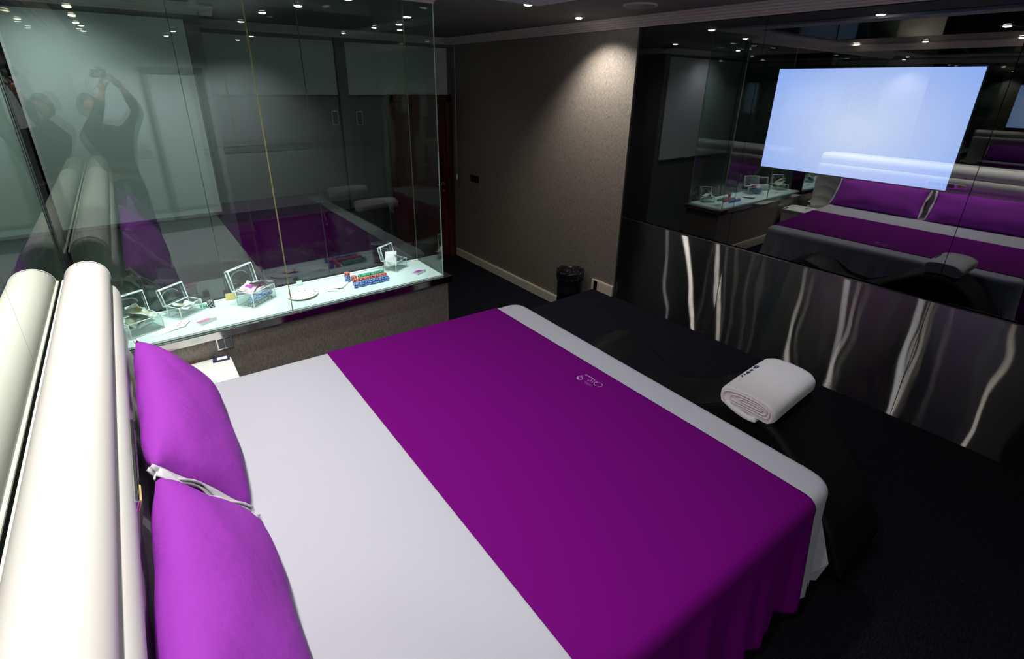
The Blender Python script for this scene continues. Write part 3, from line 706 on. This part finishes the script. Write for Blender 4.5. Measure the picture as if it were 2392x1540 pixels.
MB().grid(lambda u, v: (-0.23+0.10*u, 0.09-0.15*v, -0.002-0.028*math.sin(v*2.2)+0.0*u), 8, 14).build('hanging_fold', M['terry'], tw, solid=0.022, bevel=0.006)
b = MB(); z0 = 0.0880
for pts in ([(0.03, 0.098), (0.045, 0.086), (0.065, 0.090), (0.06, 0.10), (0.045, 0.098)], [(-0.005, 0.096), (0.005, 0.088), (0.012, 0.096)], [(-0.03, 0.10), (-0.02, 0.088), (-0.045, 0.092)], [(-0.06, 0.098), (-0.055, 0.092)], [(-0.075, 0.10), (-0.085, 0.092)]):
    b.tube([(x, y, z0-0.016*(y/0.125)**2-0.0056*(x/0.215)**2) for x, y in pts], 0.0035, 6)
b.build('embroidery', M['navy'], tw)

# ---------------------------------------------------------------- sofa with cushions beyond the glass
sf = empty('sofa', (1.68, 5.55, ZL)); tag(sf, 'black sofa against the far wall seen through the glass partition', 'sofa')
MB().box(-0.92, 0.92, -0.38, 0.42, 0.10, 0.42).build('seat', M['sofa'], sf, bevel=0.04, seg=3)
MB().box(-0.92, 0.92, 0.26, 0.44, 0.42, 0.80).build('backrest', M['sofa'], sf, bevel=0.05, seg=3)
for x in (-0.85, 0.85):
    for y in (-0.32, 0.36): MB().cyl(0.025, 0.02, 0, 0.10, 12, Matrix.Translation((x, y, 0))).build('leg', M['chrome'], sf)
for lb, x, L, mt, rz, zz in (('dark purple cushion on the left half of the black sofa', 1.28, 0.74, 'cushpurple', 0, 0.30), ('black cushion on the right half of the black sofa by the door', 2.06, 0.80, 'cushblack', 4, 0.31)):
    t = empty('cushion', (x, 5.60, zz)); t.rotation_euler = (R(68), 0, R(rz)); tag(t, lb, 'cushion')
    f = pillow('c', L, 0.56, 0.10, seed=9); b = MB(); g1, g2 = f(1), f(-1)
    for g in (g1, g2): b.grid((lambda g: lambda a, c: (g(a, c)[1], g(a, c)[0], g(a, c)[2]))(g), 30, 22)
    b.build('cover', M[mt], t)
# blinds / pale panels on the far walls
rb = empty('roller_blind', (-0.55, 4.895, 0.867)); tag(rb, 'large white blind hanging on the nearer far wall behind the glass', 'blind')
MB().box(-1.05, 1.105, -0.012, 0, 0.03, 1.52).build('blind_fabric', M['blind'], rb)
MB().box(-1.05, 1.105, -0.018, 0, 0.0, 0.03).build('bottom_bar', M['blindbar'], rb, bevel=0.004)
for lb, x0, x1 in (('pale upper wall panel left of the dark post, over the sofa', 0.70, 2.08), ('pale upper wall panel right of the dark post, over the red door', 2.20, 3.53)):
    t = empty('wall_panel', ((x0+x1)/2, YF-0.001, 1.825)); tag(t, lb, 'wall panel'); w = (x1-x0)/2
    MB().box(-w, w, -0.010, 0, 0, 0.56).build('panel_face', M['blind'], t, bevel=0.002)

# ---------------------------------------------------------------- ceiling fittings
lampA = None
def downlight(x, y, label, warm=False, group='recessed ceiling downlights'):
    t = empty('downlight', (x, y, ZC)); tag(t, label, 'downlight', group)
    MB().lathe([(0.045, -0.001), (0.046, -0.008), (0.036, -0.010), (0.030, -0.004), (0.030, -0.0005)], 24).build('ring', M['chrome'], t)
    MB().lathe([(0.0, -0.0175), (0.016, -0.0165), (0.026, -0.0125), (0.030, -0.006), (0.030, -0.002)], 20).build('lamp', M['lampwarm' if warm else 'lampface'], t)
    return t
wl = ['ceiling downlight above the end of the glass box', 'ceiling downlight close to the wallpapered wall', 'ceiling downlight over the far recess in front of the door', 'ceiling downlight over the space behind the glass box']
for (x, y), lb in zip(ROOM_W, wl): downlight(x, y, 'small bright ' + lb)
pos = ['nearest the mirror wall', 'second from the mirror wall', 'third from the mirror wall', 'at the free end of the box']
for (x, y), lb in zip(BOX_L, pos): downlight(x, y, 'small white downlight inside the glass display box, ' + lb)
pos = ['nearest the glass partition', 'second from the glass partition', 'third from the glass partition', 'fourth from the glass partition', 'fifth from the glass partition', 'last of the row towards the back wall']
for y, lb in zip(HEAD_ROW, pos): downlight(-0.13, y, 'warm downlight in the row over the headboard, ' + lb, True, 'warm downlights over the headboard')
for (x, y), lb in zip(BACK_W, ('over the mirror end', 'over the door', 'right of the door')): downlight(x, y, 'wall washing downlight before the white back wall, ' + lb)
downlight(FAR_L[0][0], FAR_L[0][1], 'small downlight in front of the large white blind')
for (x, y), lb in zip(FILL_C, ('over the middle of the bed', 'over the foot of the bed', 'over the lounge chair')): downlight(x, y, 'added fill light ' + lb)  # fittings made up for the added fill lights
sk = empty('ceiling_speaker', (3.05, 2.55, ZC)); tag(sk, 'round flat grey loudspeaker grille in the ceiling near the screen wall', 'speaker')
MB().lathe([(0.0, -0.012), (0.10, -0.011), (0.105, -0.008), (0.105, -0.0005)], 36).build('grille', mat('grille_grey', (0.22, 0.21, 0.20), 0.6, bump=(300, 0.5, 0.003)), sk)
MB().lathe([(0.105, -0.0005), (0.106, -0.012), (0.118, -0.010), (0.12, -0.0005)], 36).build('rim', M['cornice'], sk)
# ---------------------------------------------------------------- things lying on the lit glass shelf
def treasure_box(label, x, y, rz, w, d, h, lid_deg):
    t = empty('acrylic_box', (x, y, ZS), R(rz)); tag(t, label, 'box', 'clear acrylic boxes on the glass shelf')
    e = 0.004; W, D_ = w/2, d/2
    b = MB().box(-W, W, -D_, -D_+e, 0, h).box(-W, W, D_-e, D_, 0, h).box(-W, -W+e, -D_+e, D_-e, 0, h).box(W-e, W, -D_+e, D_-e, 0, h).box(-W+e, W-e, -D_+e, D_-e, 0, e)
    b.build('box_walls', M['acrylic'], t)
    q = 0.0030; b = MB()
    for (p, r_) in (((-W, -D_), (W, -D_)), ((W, -D_), (W, D_)), ((W, D_), (-W, D_)), ((-W, D_), (-W, -D_))):
        for z in (0.0032, h): b.tube([(*p, z), (*r_, z)], q, 6)
    for sx in (-W, W):
        for sy in (-D_, D_): b.tube([(sx, sy, 0.0005), (sx, sy, h)], q, 6)
    b.build('box_edges', M['acrylicrim'], t)
    ld = empty('lid', (0, D_, h)); ld.parent = t; ld.rotation_euler = (R(lid_deg), 0, 0)
    lh = 0.028
    # lid built closed (over the box, hinge on the x axis), then swung open
    b = MB().box(-W, W, -d, 0, lh-e, lh).box(-W, W, -d, -d+e, 0, lh-e).box(-W, W, -e, 0, 0, lh-e).box(-W, -W+e, -d+e, -e, 0, lh-e).box(W-e, W, -d+e, -e, 0, lh-e)
    b.build('lid_shell', M['acrylic'], ld)
    b = MB(); q = 0.0048
    for z in (0.002, lh): b.tube([(-W, 0, z), (W, 0, z), (W, -d, z), (-W, -d, z)], q, 6, closed=True)
    for sx in (-W, W):
        for sy in (0, -d): b.tube([(sx, sy, 0), (sx, sy, lh)], q, 6)
    b.build('lid_edges', M['acrylicrim'], ld)
    MB().tube([(0.34*w*math.cos(a), -d/2-0.30*d*math.sin(a), lh+0.006) for a in [math.pi*i/16 for i in range(17)]], 0.003, 8).build('ring_handle', M['acrylicrim'], ld)
    MB().box(-0.010, 0.010, -d-0.004, -d, 0.004, 0.020).build('clasp', M['chrome'], ld, bevel=0.001)
    return t
def note(label, x, y, z, rz, mt, w=0.13, d=0.065, bend=0.02, seed=0, tilt=(0, 0), name='banknote', cat='banknote', group=None):
    t = empty(name, (x, y, z)); t.rotation_euler = (R(tilt[0]), R(tilt[1]), R(rz)); tag(t, label, cat, group)
    rnd = random.Random(seed); a0, a1, a2 = [rnd.uniform(0, 6) for _ in range(3)]
    MB().grid(lambda u, v: (w*(u-.5), d*(v-.5), bend*(math.sin(3.2*u+a0)+0.6*math.sin(4*v+a1)+0.5*math.sin(6*u+3*v+a2)+1.6)), 16, 10).build('note_sheet', M[mt], t, solid=0.0008)
    if mt != 'paper':
        MB().grid(lambda u, v: (w*0.3*(u-.5), d*0.5*(v-.5), bend*(math.sin(3.2*(u*.3+.35)+a0)+0.6*math.sin(4*(v*.5+.25)+a1)+0.5*math.sin(6*(u*.3+.35)+3*(v*.5+.25)+a2)+1.6)+0.0008), 6, 6).build('printed_portrait', M['blindbar' if mt == 'x' else 'cardback' if mt == 'banknote' else 'magenta'], t)
    return t
treasure_box('open clear acrylic box heaped with green banknotes next to the cream headboard', -0.14, 3.265, 24, 0.17, 0.12, 0.085, -100)
treasure_box('open clear acrylic box of pale notes, second from the headboard', 0.085, 3.385, 36, 0.15, 0.10, 0.075, -103)
treasure_box('largest open clear acrylic box, with blue chips and pink notes inside', 0.475, 3.335, 36, 0.19, 0.13, 0.10, -101)
treasure_box('open clear acrylic box of white notes at the free end of the shelf', 1.475, 3.395, 30, 0.14, 0.105, 0.075, -104)
G1 = 'crumpled notes in the box by the headboard'
for k, (dx, dy, dz, rz, tl) in enumerate([(0, 0, .03, 20, (0, 5)), (-.02, .01, .060, 50, (14, -16)), (.02, -.01, .080, -10, (-14, 24)), (.0, .015, .105, 35, (24, 12)), (-.015, .0, .118, 80, (-10, 30))]):
    note('crumpled green banknote heaped in the acrylic box beside the headboard', -0.14+dx, 3.265+dy, ZS+dz, rz, 'banknote', 0.12, 0.07, 0.012, k, tl, group=G1)
G2 = 'pale notes in the second box'
for k, (dx, dy, dz, rz, tl) in enumerate([(0, 0, .02, 36, (0, 4)), (.01, .005, .045, 60, (8, -6)), (-.01, 0, .060, 15, (-6, 10))]):
    note('pale folded note in the second acrylic box from the headboard', 0.085+dx, 3.385+dy, ZS+dz, rz, ('banknote', 'paper', 'banknote')[k], 0.10, 0.055, 0.006, 10+k, tl, group=G2)
G3 = 'pink notes on top of the largest box'
for k, (dx, dy, dz, rz, tl) in enumerate([(0.02, 0.01, .078, 30, (0, 3)), (-.03, .0, .094, 55, (10, -16)), (.04, .02, .100, 10, (-12, 16))]):
    note('pink grey note piled at the top of the largest acrylic box', 0.475+dx, 3.335+dy, ZS+dz, rz, 'banknote2', 0.13, 0.08, 0.010, 20+k, tl, group=G3)
G4 = 'white notes in the end box'
for k, (dx, dy, dz, rz, tl) in enumerate([(0, 0, .04, 30, (0, 4)), (-.035, -.005, .085, 62, (0, -52)), (.03, .01, .075, 5, (-10, 24))]):
    note('white note standing out of the acrylic box at the free end of the shelf', 1.475+dx, 3.395+dy, ZS+dz, rz, 'paper', 0.12, 0.085, 0.006, 30+k, tl, group=G4)
# poker chips
CT = 0.0056
def chip_proto(mt):
    return MB().lathe([(0, 0), (0.0185, 0), (0.0195, 0.0008), (0.0195, CT-0.0012), (0.0185, CT-0.0004), (0.0125, CT-0.0004), (0.0120, CT-0.0012), (0, CT-0.0012)], 24).build('poker_chip', M[mt])
CH = {}
def put_chip(mt, loc, rot, label, group):
    if mt not in CH: c = CH[mt] = chip_proto(mt)
    else: c = CH[mt].copy(); COL.objects.link(c)
    c.location = loc; c.rotation_euler = rot; tag(c, label, 'poker chip', group); return c
rnd = random.Random(11)
for mt, x0, x1, y, lb, gp_ in (('chipblue', 1.075, 1.325, 3.195, 'blue poker chip on edge in the row nearest the front glass', 'row of blue chips'),
                               ('chipred', 1.095, 1.335, 3.262, 'red poker chip on edge in the middle row on the shelf', 'row of red chips'),
                               ('chipgreen', 1.165, 1.345, 3.330, 'green poker chip on edge in the rear row on the shelf', 'row of green chips')):
    n = int((x1-x0)/(CT+0.0001))
    for k in range(n):
        put_chip(mt, (x0+k*(CT+0.0001), y+rnd.uniform(-.0015, .0015)+(k/n)*0.0, ZS+0.0196), (rnd.uniform(0, 6), R(90), 0), lb, gp_)
z = ZS
for k in range(13):
    put_chip('chipblue' if k < 9 else 'chipred', (1.075+rnd.uniform(-.0012, .0012), 3.335+rnd.uniform(-.0012, .0012), z), (0, 0, rnd.uniform(0, 6)),
             'blue poker chip in the tall upright stack on the shelf' if k < 9 else 'red poker chip topping the tall upright stack on the shelf', 'tall stack of chips' if k < 9 else 'red top of the tall stack'); z += CT
z = ZS
for k in range(6):
    put_chip('chipred', (1.122+rnd.uniform(-.001, .001), 3.338, z), (0, 0, rnd.uniform(0, 6)), 'red poker chip in the short stack beside the tall stack', 'short red stack'); z += CT
z = ZS
for k in range(8):
    put_chip('chipblack', (0.222+rnd.uniform(-.0015, .0015), 3.405, z), (0, 0, rnd.uniform(0, 6)), 'black and white poker chip stacked between the two smaller boxes', 'black chip stack'); z += CT
z = ZS
for k in range(4):
    put_chip('chipgreen', (0.182, 3.418+rnd.uniform(-.001, .001), z), (0, 0, rnd.uniform(0, 6)), 'green poker chip in the low stack beside the black chips', 'low green stack'); z += CT
bx, by, br = 0.475, 3.335, R(36)
def inbox(u, v): return (bx+u*math.cos(br)-v*math.sin(br), by+u*math.sin(br)+v*math.cos(br))
for k in range(24):
    x, y = inbox(-0.078+0.0066*k, -0.038)
    put_chip('chipblue', (x, y, ZS+0.0495+rnd.uniform(-.004, .004)), (rnd.uniform(0, 6), R(90), br), 'blue poker chip showing through the side of the largest acrylic box', 'blue chips in the largest box')
for r_ in range(2):
    for k in range(4):
        for j in range(2):
            x, y = inbox(-0.066+0.043*k, -0.038+0.042*j)
            put_chip('chipblack', (x, y, ZS+0.0045+r_*CT*1.02), (0, 0, rnd.uniform(0, 6)), 'black poker chip at the bottom of the largest acrylic box', 'black chips in the largest box')
# playing cards
def card(label, x, y, z, rz, pips, group=None, tilt=(0, 0)):
    t = empty('playing_card', (x, y, z)); t.rotation_euler = (R(tilt[0]), R(tilt[1]), R(rz)); tag(t, label, 'playing card', group)
    MB().prism(rrect(-0.031, 0.031, -0.044, 0.044, 0.004, 3), 0, 0.0006, 'z').build('card_face', M['paper'], t)
    MB().prism(rrect(-0.031, 0.031, -0.044, 0.044, 0.004, 3), -0.0003, 0, 'z').build('card_back', M['cardback'], t)
    b = MB(); k = 0
    for (px, py) in [(-.013, .026), (.013, .026), (-.013, 0), (.013, 0), (-.013, -.026), (.013, -.026)][:max(1, pips)]:
        b.add([(px, py+.007, .0008), (px+.005, py, .0008), (px, py-.007, .0008), (px-.005, py, .0008)], [(0, 1, 2, 3)])
    b.build('pips', M['redprint' if pips % 2 else 'blackprint'], t)
    return t
lbs = ['playing card lying nearest the headboard on the shelf', 'playing card overlapped second in the small spread by the headboard', 'playing card in the middle of the small spread by the headboard', 'playing card fourth in the small spread by the headboard', 'playing card at the right end of the small spread by the headboard']
for k, lb in enumerate(lbs): card(lb, -0.062+0.027*k, 3.185+0.012*k, ZS+0.0006+0.0011*k, -62+9*k, 1+k % 6)
for k in range(20):
    a = R(-30+15.5*k)
    card('white playing card spread in the large round fan before the largest box', 0.742-0.050*math.sin(a), 3.262+0.050*math.cos(a), ZS+0.0032+0.0007*k, math.degrees(a), 1+(k % 2), 'round fan of white playing cards', (1.2, 1.5))
for k, (x, y, rz, lb) in enumerate([(0.955, 3.275, 62, 'pale note lying under another beside the chip rows'), (1.010, 3.290, 50, 'pale note lying on top nearest the tall chip stack')]):
    note(lb, x, y, ZS+0.001+0.003*k, rz, 'paper', 0.13, 0.065, 0.0022, 40+k)
def matchbook(label, x, y, rz, mt):
    t = empty('folded_pouch', (x, y, ZS), R(rz)); tag(t, label, 'pouch')
    MB().box(-0.05, 0.05, -0.035, 0.035, 0, 0.004).build('lower_leaf', M['paper'], t, bevel=0.001)
    MB().prism([(-0.035, 0.004), (0.035, 0.004), (0.035, 0.0055), (-0.035, 0.022)], -0.045, 0.045, 'x').build('upper_leaf', M['paper'], t)
    MB().prism([(-0.036, 0.0223), (0.020, 0.0092), (0.020, 0.0097), (-0.036, 0.0229)], -0.046, 0.020, 'x').build('printed_band', M[mt], t)
    return t
matchbook('white and pink folded pouch between the headboard end cards and the second box', 0.165, 3.195, 24, 'pink')
matchbook('white and purple folded pouch at the free end of the shelf', 1.575, 3.215, 22, 'magenta')
for nm, lb, x, mt, w, h in (('plaque', 'small yellow gaming plaque leaning on the rear glass behind the largest box', 0.345, 'yellowplaque', .062, .045), ('plaque', 'small mint green gaming plaque leaning on the rear glass behind the card fan', 0.775, 'mintplaque', .040, .034)):
    t = empty(nm, (x, 3.455, ZS+0.002)); t.rotation_euler = (R(-12), 0, 0); tag(t, lb, 'plaque')
    MB().box(-w/2, w/2, 0, 0.004, 0, h).build('plate', M[mt], t, bevel=0.001)
    MB().box(-w/2+.006, w/2-.006, -0.0006, 0, .006, h-.006).build('inlay', M['gold' if mt == 'yellowplaque' else 'paper'], t)
# ---------------------------------------------------------------- the photographer, seen mirrored in the glass
def skin_mesh(verts, edges, radii, root=0, sub=2):
    me = bpy.data.meshes.new('skin_tmp'); me.from_pydata(verts, edges, []); me.update()
    o = bpy.data.objects.new('skin_tmp', me); COL.objects.link(o)
    md = o.modifiers.new('skin', 'SKIN'); md.use_smooth_shade = True
    for i, r_ in enumerate(radii):
        s = me.skin_vertices[0].data[i]; s.radius = r_ if isinstance(r_, tuple) else (r_, r_); s.use_root = (i == root)
    sb = o.modifiers.new('sub', 'SUBSURF'); sb.levels = sub; sb.render_levels = sub
    dg = bpy.context.evaluated_depsgraph_get(); ev = o.evaluated_get(dg); m2 = ev.to_mesh()
    v = [tuple(x.co) for x in m2.vertices]; f = [tuple(p.vertices) for p in m2.polygons]
    ev.to_mesh_clear(); bpy.data.objects.remove(o); bpy.data.meshes.remove(me)
    return v, f
def chain(pts, radii): return skin_mesh(pts, [(i, i+1) for i in range(len(pts)-1)], radii, 0, 2)
P0 = Vector((-0.10, -0.30, 0))
pn = empty('person', P0); tag(pn, 'person in black shirt by the headboard with arms raised holding a camera overhead', 'person')
def rel(ps): return [tuple(Vector(p)-P0) for p in ps]
hipc = (-0.06, -0.33, 0.95)
J = dict(hip=hipc, waist=(-0.07, -0.31, 1.12), chest=(-0.10, -0.27, 1.33), neck0=(-0.145, -0.235, 1.50), neck1=(-0.185, -0.20, 1.59),
         rsh=(0.065, -0.245, 1.455), rel_=(0.185, -0.15, 1.66), rwr=(0.095, -0.135, 1.885), lsh=(-0.258, -0.245, 1.445), lel=(-0.165, -0.06, 1.585), lwr=(-0.055, -0.10, 1.845),
         rhj=(0.02, -0.33, 0.92), rkn=(0.04, -0.30, 0.50), rank=(0.04, -0.33, 0.09), lhj=(-0.18, -0.33, 0.92), lkn=(-0.19, -0.31, 0.50), lank=(-0.20, -0.33, 0.09), rtoe=(0.06, -0.20, 0.045), ltoe=(-0.22, -0.20, 0.045))
ks = list(J); ix = {k: i for i, k in enumerate(ks)}
ed = [('hip', 'waist'), ('waist', 'chest'), ('chest', 'neck0'), ('neck0', 'neck1'), ('chest', 'rsh'), ('rsh', 'rel_'), ('rel_', 'rwr'), ('chest', 'lsh'), ('lsh', 'lel'), ('lel', 'lwr'), ('hip', 'rhj'), ('rhj', 'rkn'), ('rkn', 'rank'), ('hip', 'lhj'), ('lhj', 'lkn'), ('lkn', 'lank'), ('rank', 'rtoe'), ('lank', 'ltoe')]
rad = dict(hip=(.135, .095), waist=(.13, .092), chest=(.15, .105), neck0=.062, neck1=.055, rsh=.060, rel_=.043, rwr=.028, lsh=.060, lel=.043, lwr=.028, rhj=.085, rkn=.055, rank=.038, lhj=.085, lkn=.055, lank=.038, rtoe=.03, ltoe=.03)
bv, bf = skin_mesh(rel([J[k] for k in ks]), [(ix[a], ix[c]) for a, c in ed], [rad[k] for k in ks], 0, 2)
b = MB(); b.add(bv, bf, True)
# head: a shaped ovoid with brow, nose, lips and chin, turned up towards the camera
HC = Vector((-0.19, -0.155, 1.705))
HM = Matrix.Translation(HC-P0) @ Matrix.Rotation(R(-8), 4, 'Z') @ Matrix.Rotation(R(14), 4, 'X')
def headf(u, v):
    a = 2*math.pi*u; t = math.pi*v; x = math.sin(t)*math.sin(a); y = math.sin(t)*math.cos(a); z = -math.cos(t)
    X_, Y_, Z_ = x*0.076, y*0.095, z*0.118
    if z < 0: X_ *= 1+0.32*z*abs(z); Y_ = Y_*(1+0.18*z) + 0.016*(-z)
    if y > 0.3:
        g = lambda cx, cz, w, h: math.exp(-((X_-cx)/w)**2-((Z_-cz)/h)**2)
        Y_ += 0.026*g(0, -0.022, .012, .016)+0.012*g(0, 0.0, .008, .022)-0.012*(g(.031, .008, .014, .010)+g(-.031, .008, .014, .010))
        Y_ += 0.007*(g(.03, .026, .022, .008)+g(-.03, .026, .022, .008))+0.009*g(0, -.058, .022, .007)-0.004*g(0, -.062, .022, .003)+0.010*g(0, -.095, .022, .016)
    return (X_, Y_, Z_)
hb_ = MB(); hb_.grid(headf, 56, 40, closeu=True); b.add(hb_.v, hb_.f, True, HM)
for s in (-1, 1):
    e_ = MB(); e_.grid(lambda u, v: (s*0.074+0.006*math.cos(2*math.pi*u)*math.sin(math.pi*v)+s*0.004, -0.008+0.018*math.sin(2*math.pi*u)*math.sin(math.pi*v), -0.005-0.031*math.cos(math.pi*v)), 12, 10, closeu=True); b.add(e_.v, e_.f, True, HM)
# hands: palm and five bent fingers wrapped round the camera body
def hand(wr, sx):
    w = Vector(wr); C_ = Vector((0.055, -0.115, 1.945)) if sx > 0 else Vector((-0.05, -0.085, 1.915))
    out = []
    palm = w+(C_-w)*0.62
    out.append(chain(rel([w-(C_-w)*0.15, w+(C_-w)*0.25, palm, w+(C_-w)*1.0]), [.028, .030, .038, .030]))
    base = w+(C_-w)*0.95
    for k, L in enumerate((0.066, 0.074, 0.069, 0.056)):
        o_ = Vector((sx*0.006*(k-1.5), 0.020*(1.5-k), 0.006*(1.5-abs(k-1.5))))
        p0 = base+o_; p1 = p0+Vector((-sx*0.10*L, 0.18*L, 0.48*L)); p2 = p1+Vector((-sx*0.40*L, 0.10*L, 0.22*L)); p3 = p2+Vector((-sx*0.34*L, 0.02*L, -0.06*L))
        out.append(chain(rel([p0, p1, p2, p3]), [.0098, .0092, .0084, .0070]))
    t0 = w+(C_-w)*0.45+Vector((-sx*0.012, -0.02, 0)); t1 = t0+Vector((-sx*0.025, -0.020, 0.022)); t2 = t1+Vector((-sx*0.022, -0.004, 0.024))
    out.append(chain(rel([t0, t1, t2]), [.0125, .0110, .0085]))
    return out
for wr, sx in ((J['rwr'], 1), (J['lwr'], -1)):
    for v_, f_ in hand(wr, sx): b.add(v_, f_, True)
b.build('body', M['skin'], pn)
# hair cap
def hairf(u, v):
    a = 2*math.pi*u; t = v*R(118); x = math.sin(t)*math.sin(a); y = math.sin(t)*math.cos(a); z = math.cos(t)
    cut = 0.72 if y > 0.25 else 1.0
    t2 = v*R(118)*(1-0.42*max(0, math.cos(a))**1.5); x = math.sin(t2)*math.sin(a); y = math.sin(t2)*math.cos(a); z = math.cos(t2)
    k = 1.07+0.02*math.sin(9*a)*v
    return (x*0.078*k, y*0.097*k-0.004, z*0.120*k)
h_ = MB(); h_.grid(hairf, 48, 20, closeu=True); hh = MB(); hh.add(h_.v, h_.f, True, HM); hh.build('hair', M['hair'], pn)
ey = MB()
for s in (-1, 1):
    q_ = MB(); q_.grid(lambda u, v: (s*0.031+0.010*math.cos(2*math.pi*u)*math.sin(math.pi*v), 0.080+0.008*math.sin(2*math.pi*u)*math.sin(math.pi*v), 0.008-0.006*math.cos(math.pi*v)), 12, 8, closeu=True)
    q2 = MB(); q2.add(q_.v, q_.f, True, HM); q2.build('eye', M['whiteplastic'], pn)
# clothes: slightly larger shells over the same joints
sk_ = ['hip', 'waist', 'chest', 'neck0', 'rsh', 'rel_', 'lsh', 'lel']
J2 = dict(J); J2['rcuff'] = tuple(Vector(J['rel_'])*0.25+Vector(J['rwr'])*0.75); J2['lcuff'] = tuple(Vector(J['lel'])*0.25+Vector(J['lwr'])*0.75); J2['collar'] = (-0.168, -0.228, 1.525)
rs = dict(hip=(.150, .112), waist=(.148, .110), chest=(.168, .122), collar=.070, rsh=.078, rel_=.058, rcuff=.041, lsh=.078, lel=.058, lcuff=.041)
ks = list(rs); ix = {k: i for i, k in enumerate(ks)}
ed = [('hip', 'waist'), ('waist', 'chest'), ('chest', 'collar'), ('chest', 'rsh'), ('rsh', 'rel_'), ('rel_', 'rcuff'), ('chest', 'lsh'), ('lsh', 'lel'), ('lel', 'lcuff')]
v_, f_ = skin_mesh(rel([J2[k] for k in ks]), [(ix[a], ix[c]) for a, c in ed], [rs[k] for k in ks], 0, 2)
MB().add(v_, f_, True).build('shirt', M['shirt'], pn)
J3 = dict(J); J3['belt'] = (-0.085, -0.325, 1.02)
rt_ = dict(hip=(.142, .106), belt=(.140, .104), rhj=.096, rkn=.068, rank=.055, lhj=.096, lkn=.068, lank=.055); ks = list(rt_); ix = {k: i for i, k in enumerate(ks)}
ed = [('hip', 'belt'), ('hip', 'rhj'), ('rhj', 'rkn'), ('rkn', 'rank'), ('hip', 'lhj'), ('lhj', 'lkn'), ('lkn', 'lank')]
v_, f_ = skin_mesh(rel([J3[k] for k in ks]), [(ix[a], ix[c]) for a, c in ed], [rt_[k] for k in ks], 0, 2)
MB().add(v_, f_, True).build('trousers', M['trousers'], pn)
for s, a_, t_ in (('r', 'rank', 'rtoe'), ('l', 'lank', 'ltoe')):
    A_ = Vector(J[a_]); T_ = Vector(J[t_])
    v_, f_ = chain(rel([(A_.x, A_.y-0.03, 0.05), (A_.x, A_.y+0.03, 0.052), (T_.x, T_.y-0.02, 0.048), (T_.x, T_.y+0.03, 0.042)]), [.043, .046, .045, .036])
    MB().add(v_, f_, True).build('shoe', M['blackplastic'], pn)
# the camera held overhead, its lens end just behind the viewpoint
ph = empty('photo_camera', (-fw.x*0.045, -fw.y*0.045, CAMZ-fw.z*0.045)); ph.rotation_euler = camo.matrix_world.to_euler(); tag(ph, 'small black hand camera held overhead in both hands of the person', 'camera')
MB().box(-0.062, 0.062, -0.040, 0.040, 0.028, 0.072).box(-0.025, 0.025, 0.040, 0.058, 0.03, 0.068).build('camera_body', M['blackplastic'], ph, bevel=0.006)
MB().cyl(0.030, 0.032, -0.012, 0.030, 28).build('lens', M['greyplastic'], ph)
MB().cyl(0.008, 0.008, 0, 0.006, 12, Matrix.Translation((0.045, 0.040, 0.05)) @ Matrix.Rotation(R(-90), 4, 'X')).build('shutter_button', M['chrome'], ph)
S0 = Vector((0.062, 0.01, 0.06)); 
MB().tube([(0.064, 0.02, 0.055), (0.075, -0.05, 0.085), (0.05, -0.15, 0.12), (0.0, -0.22, 0.14), (-0.05, -0.15, 0.12), (-0.072, -0.05, 0.085), (-0.064, 0.02, 0.055)], 0.004, 6).build('strap', M['gold'], ph)
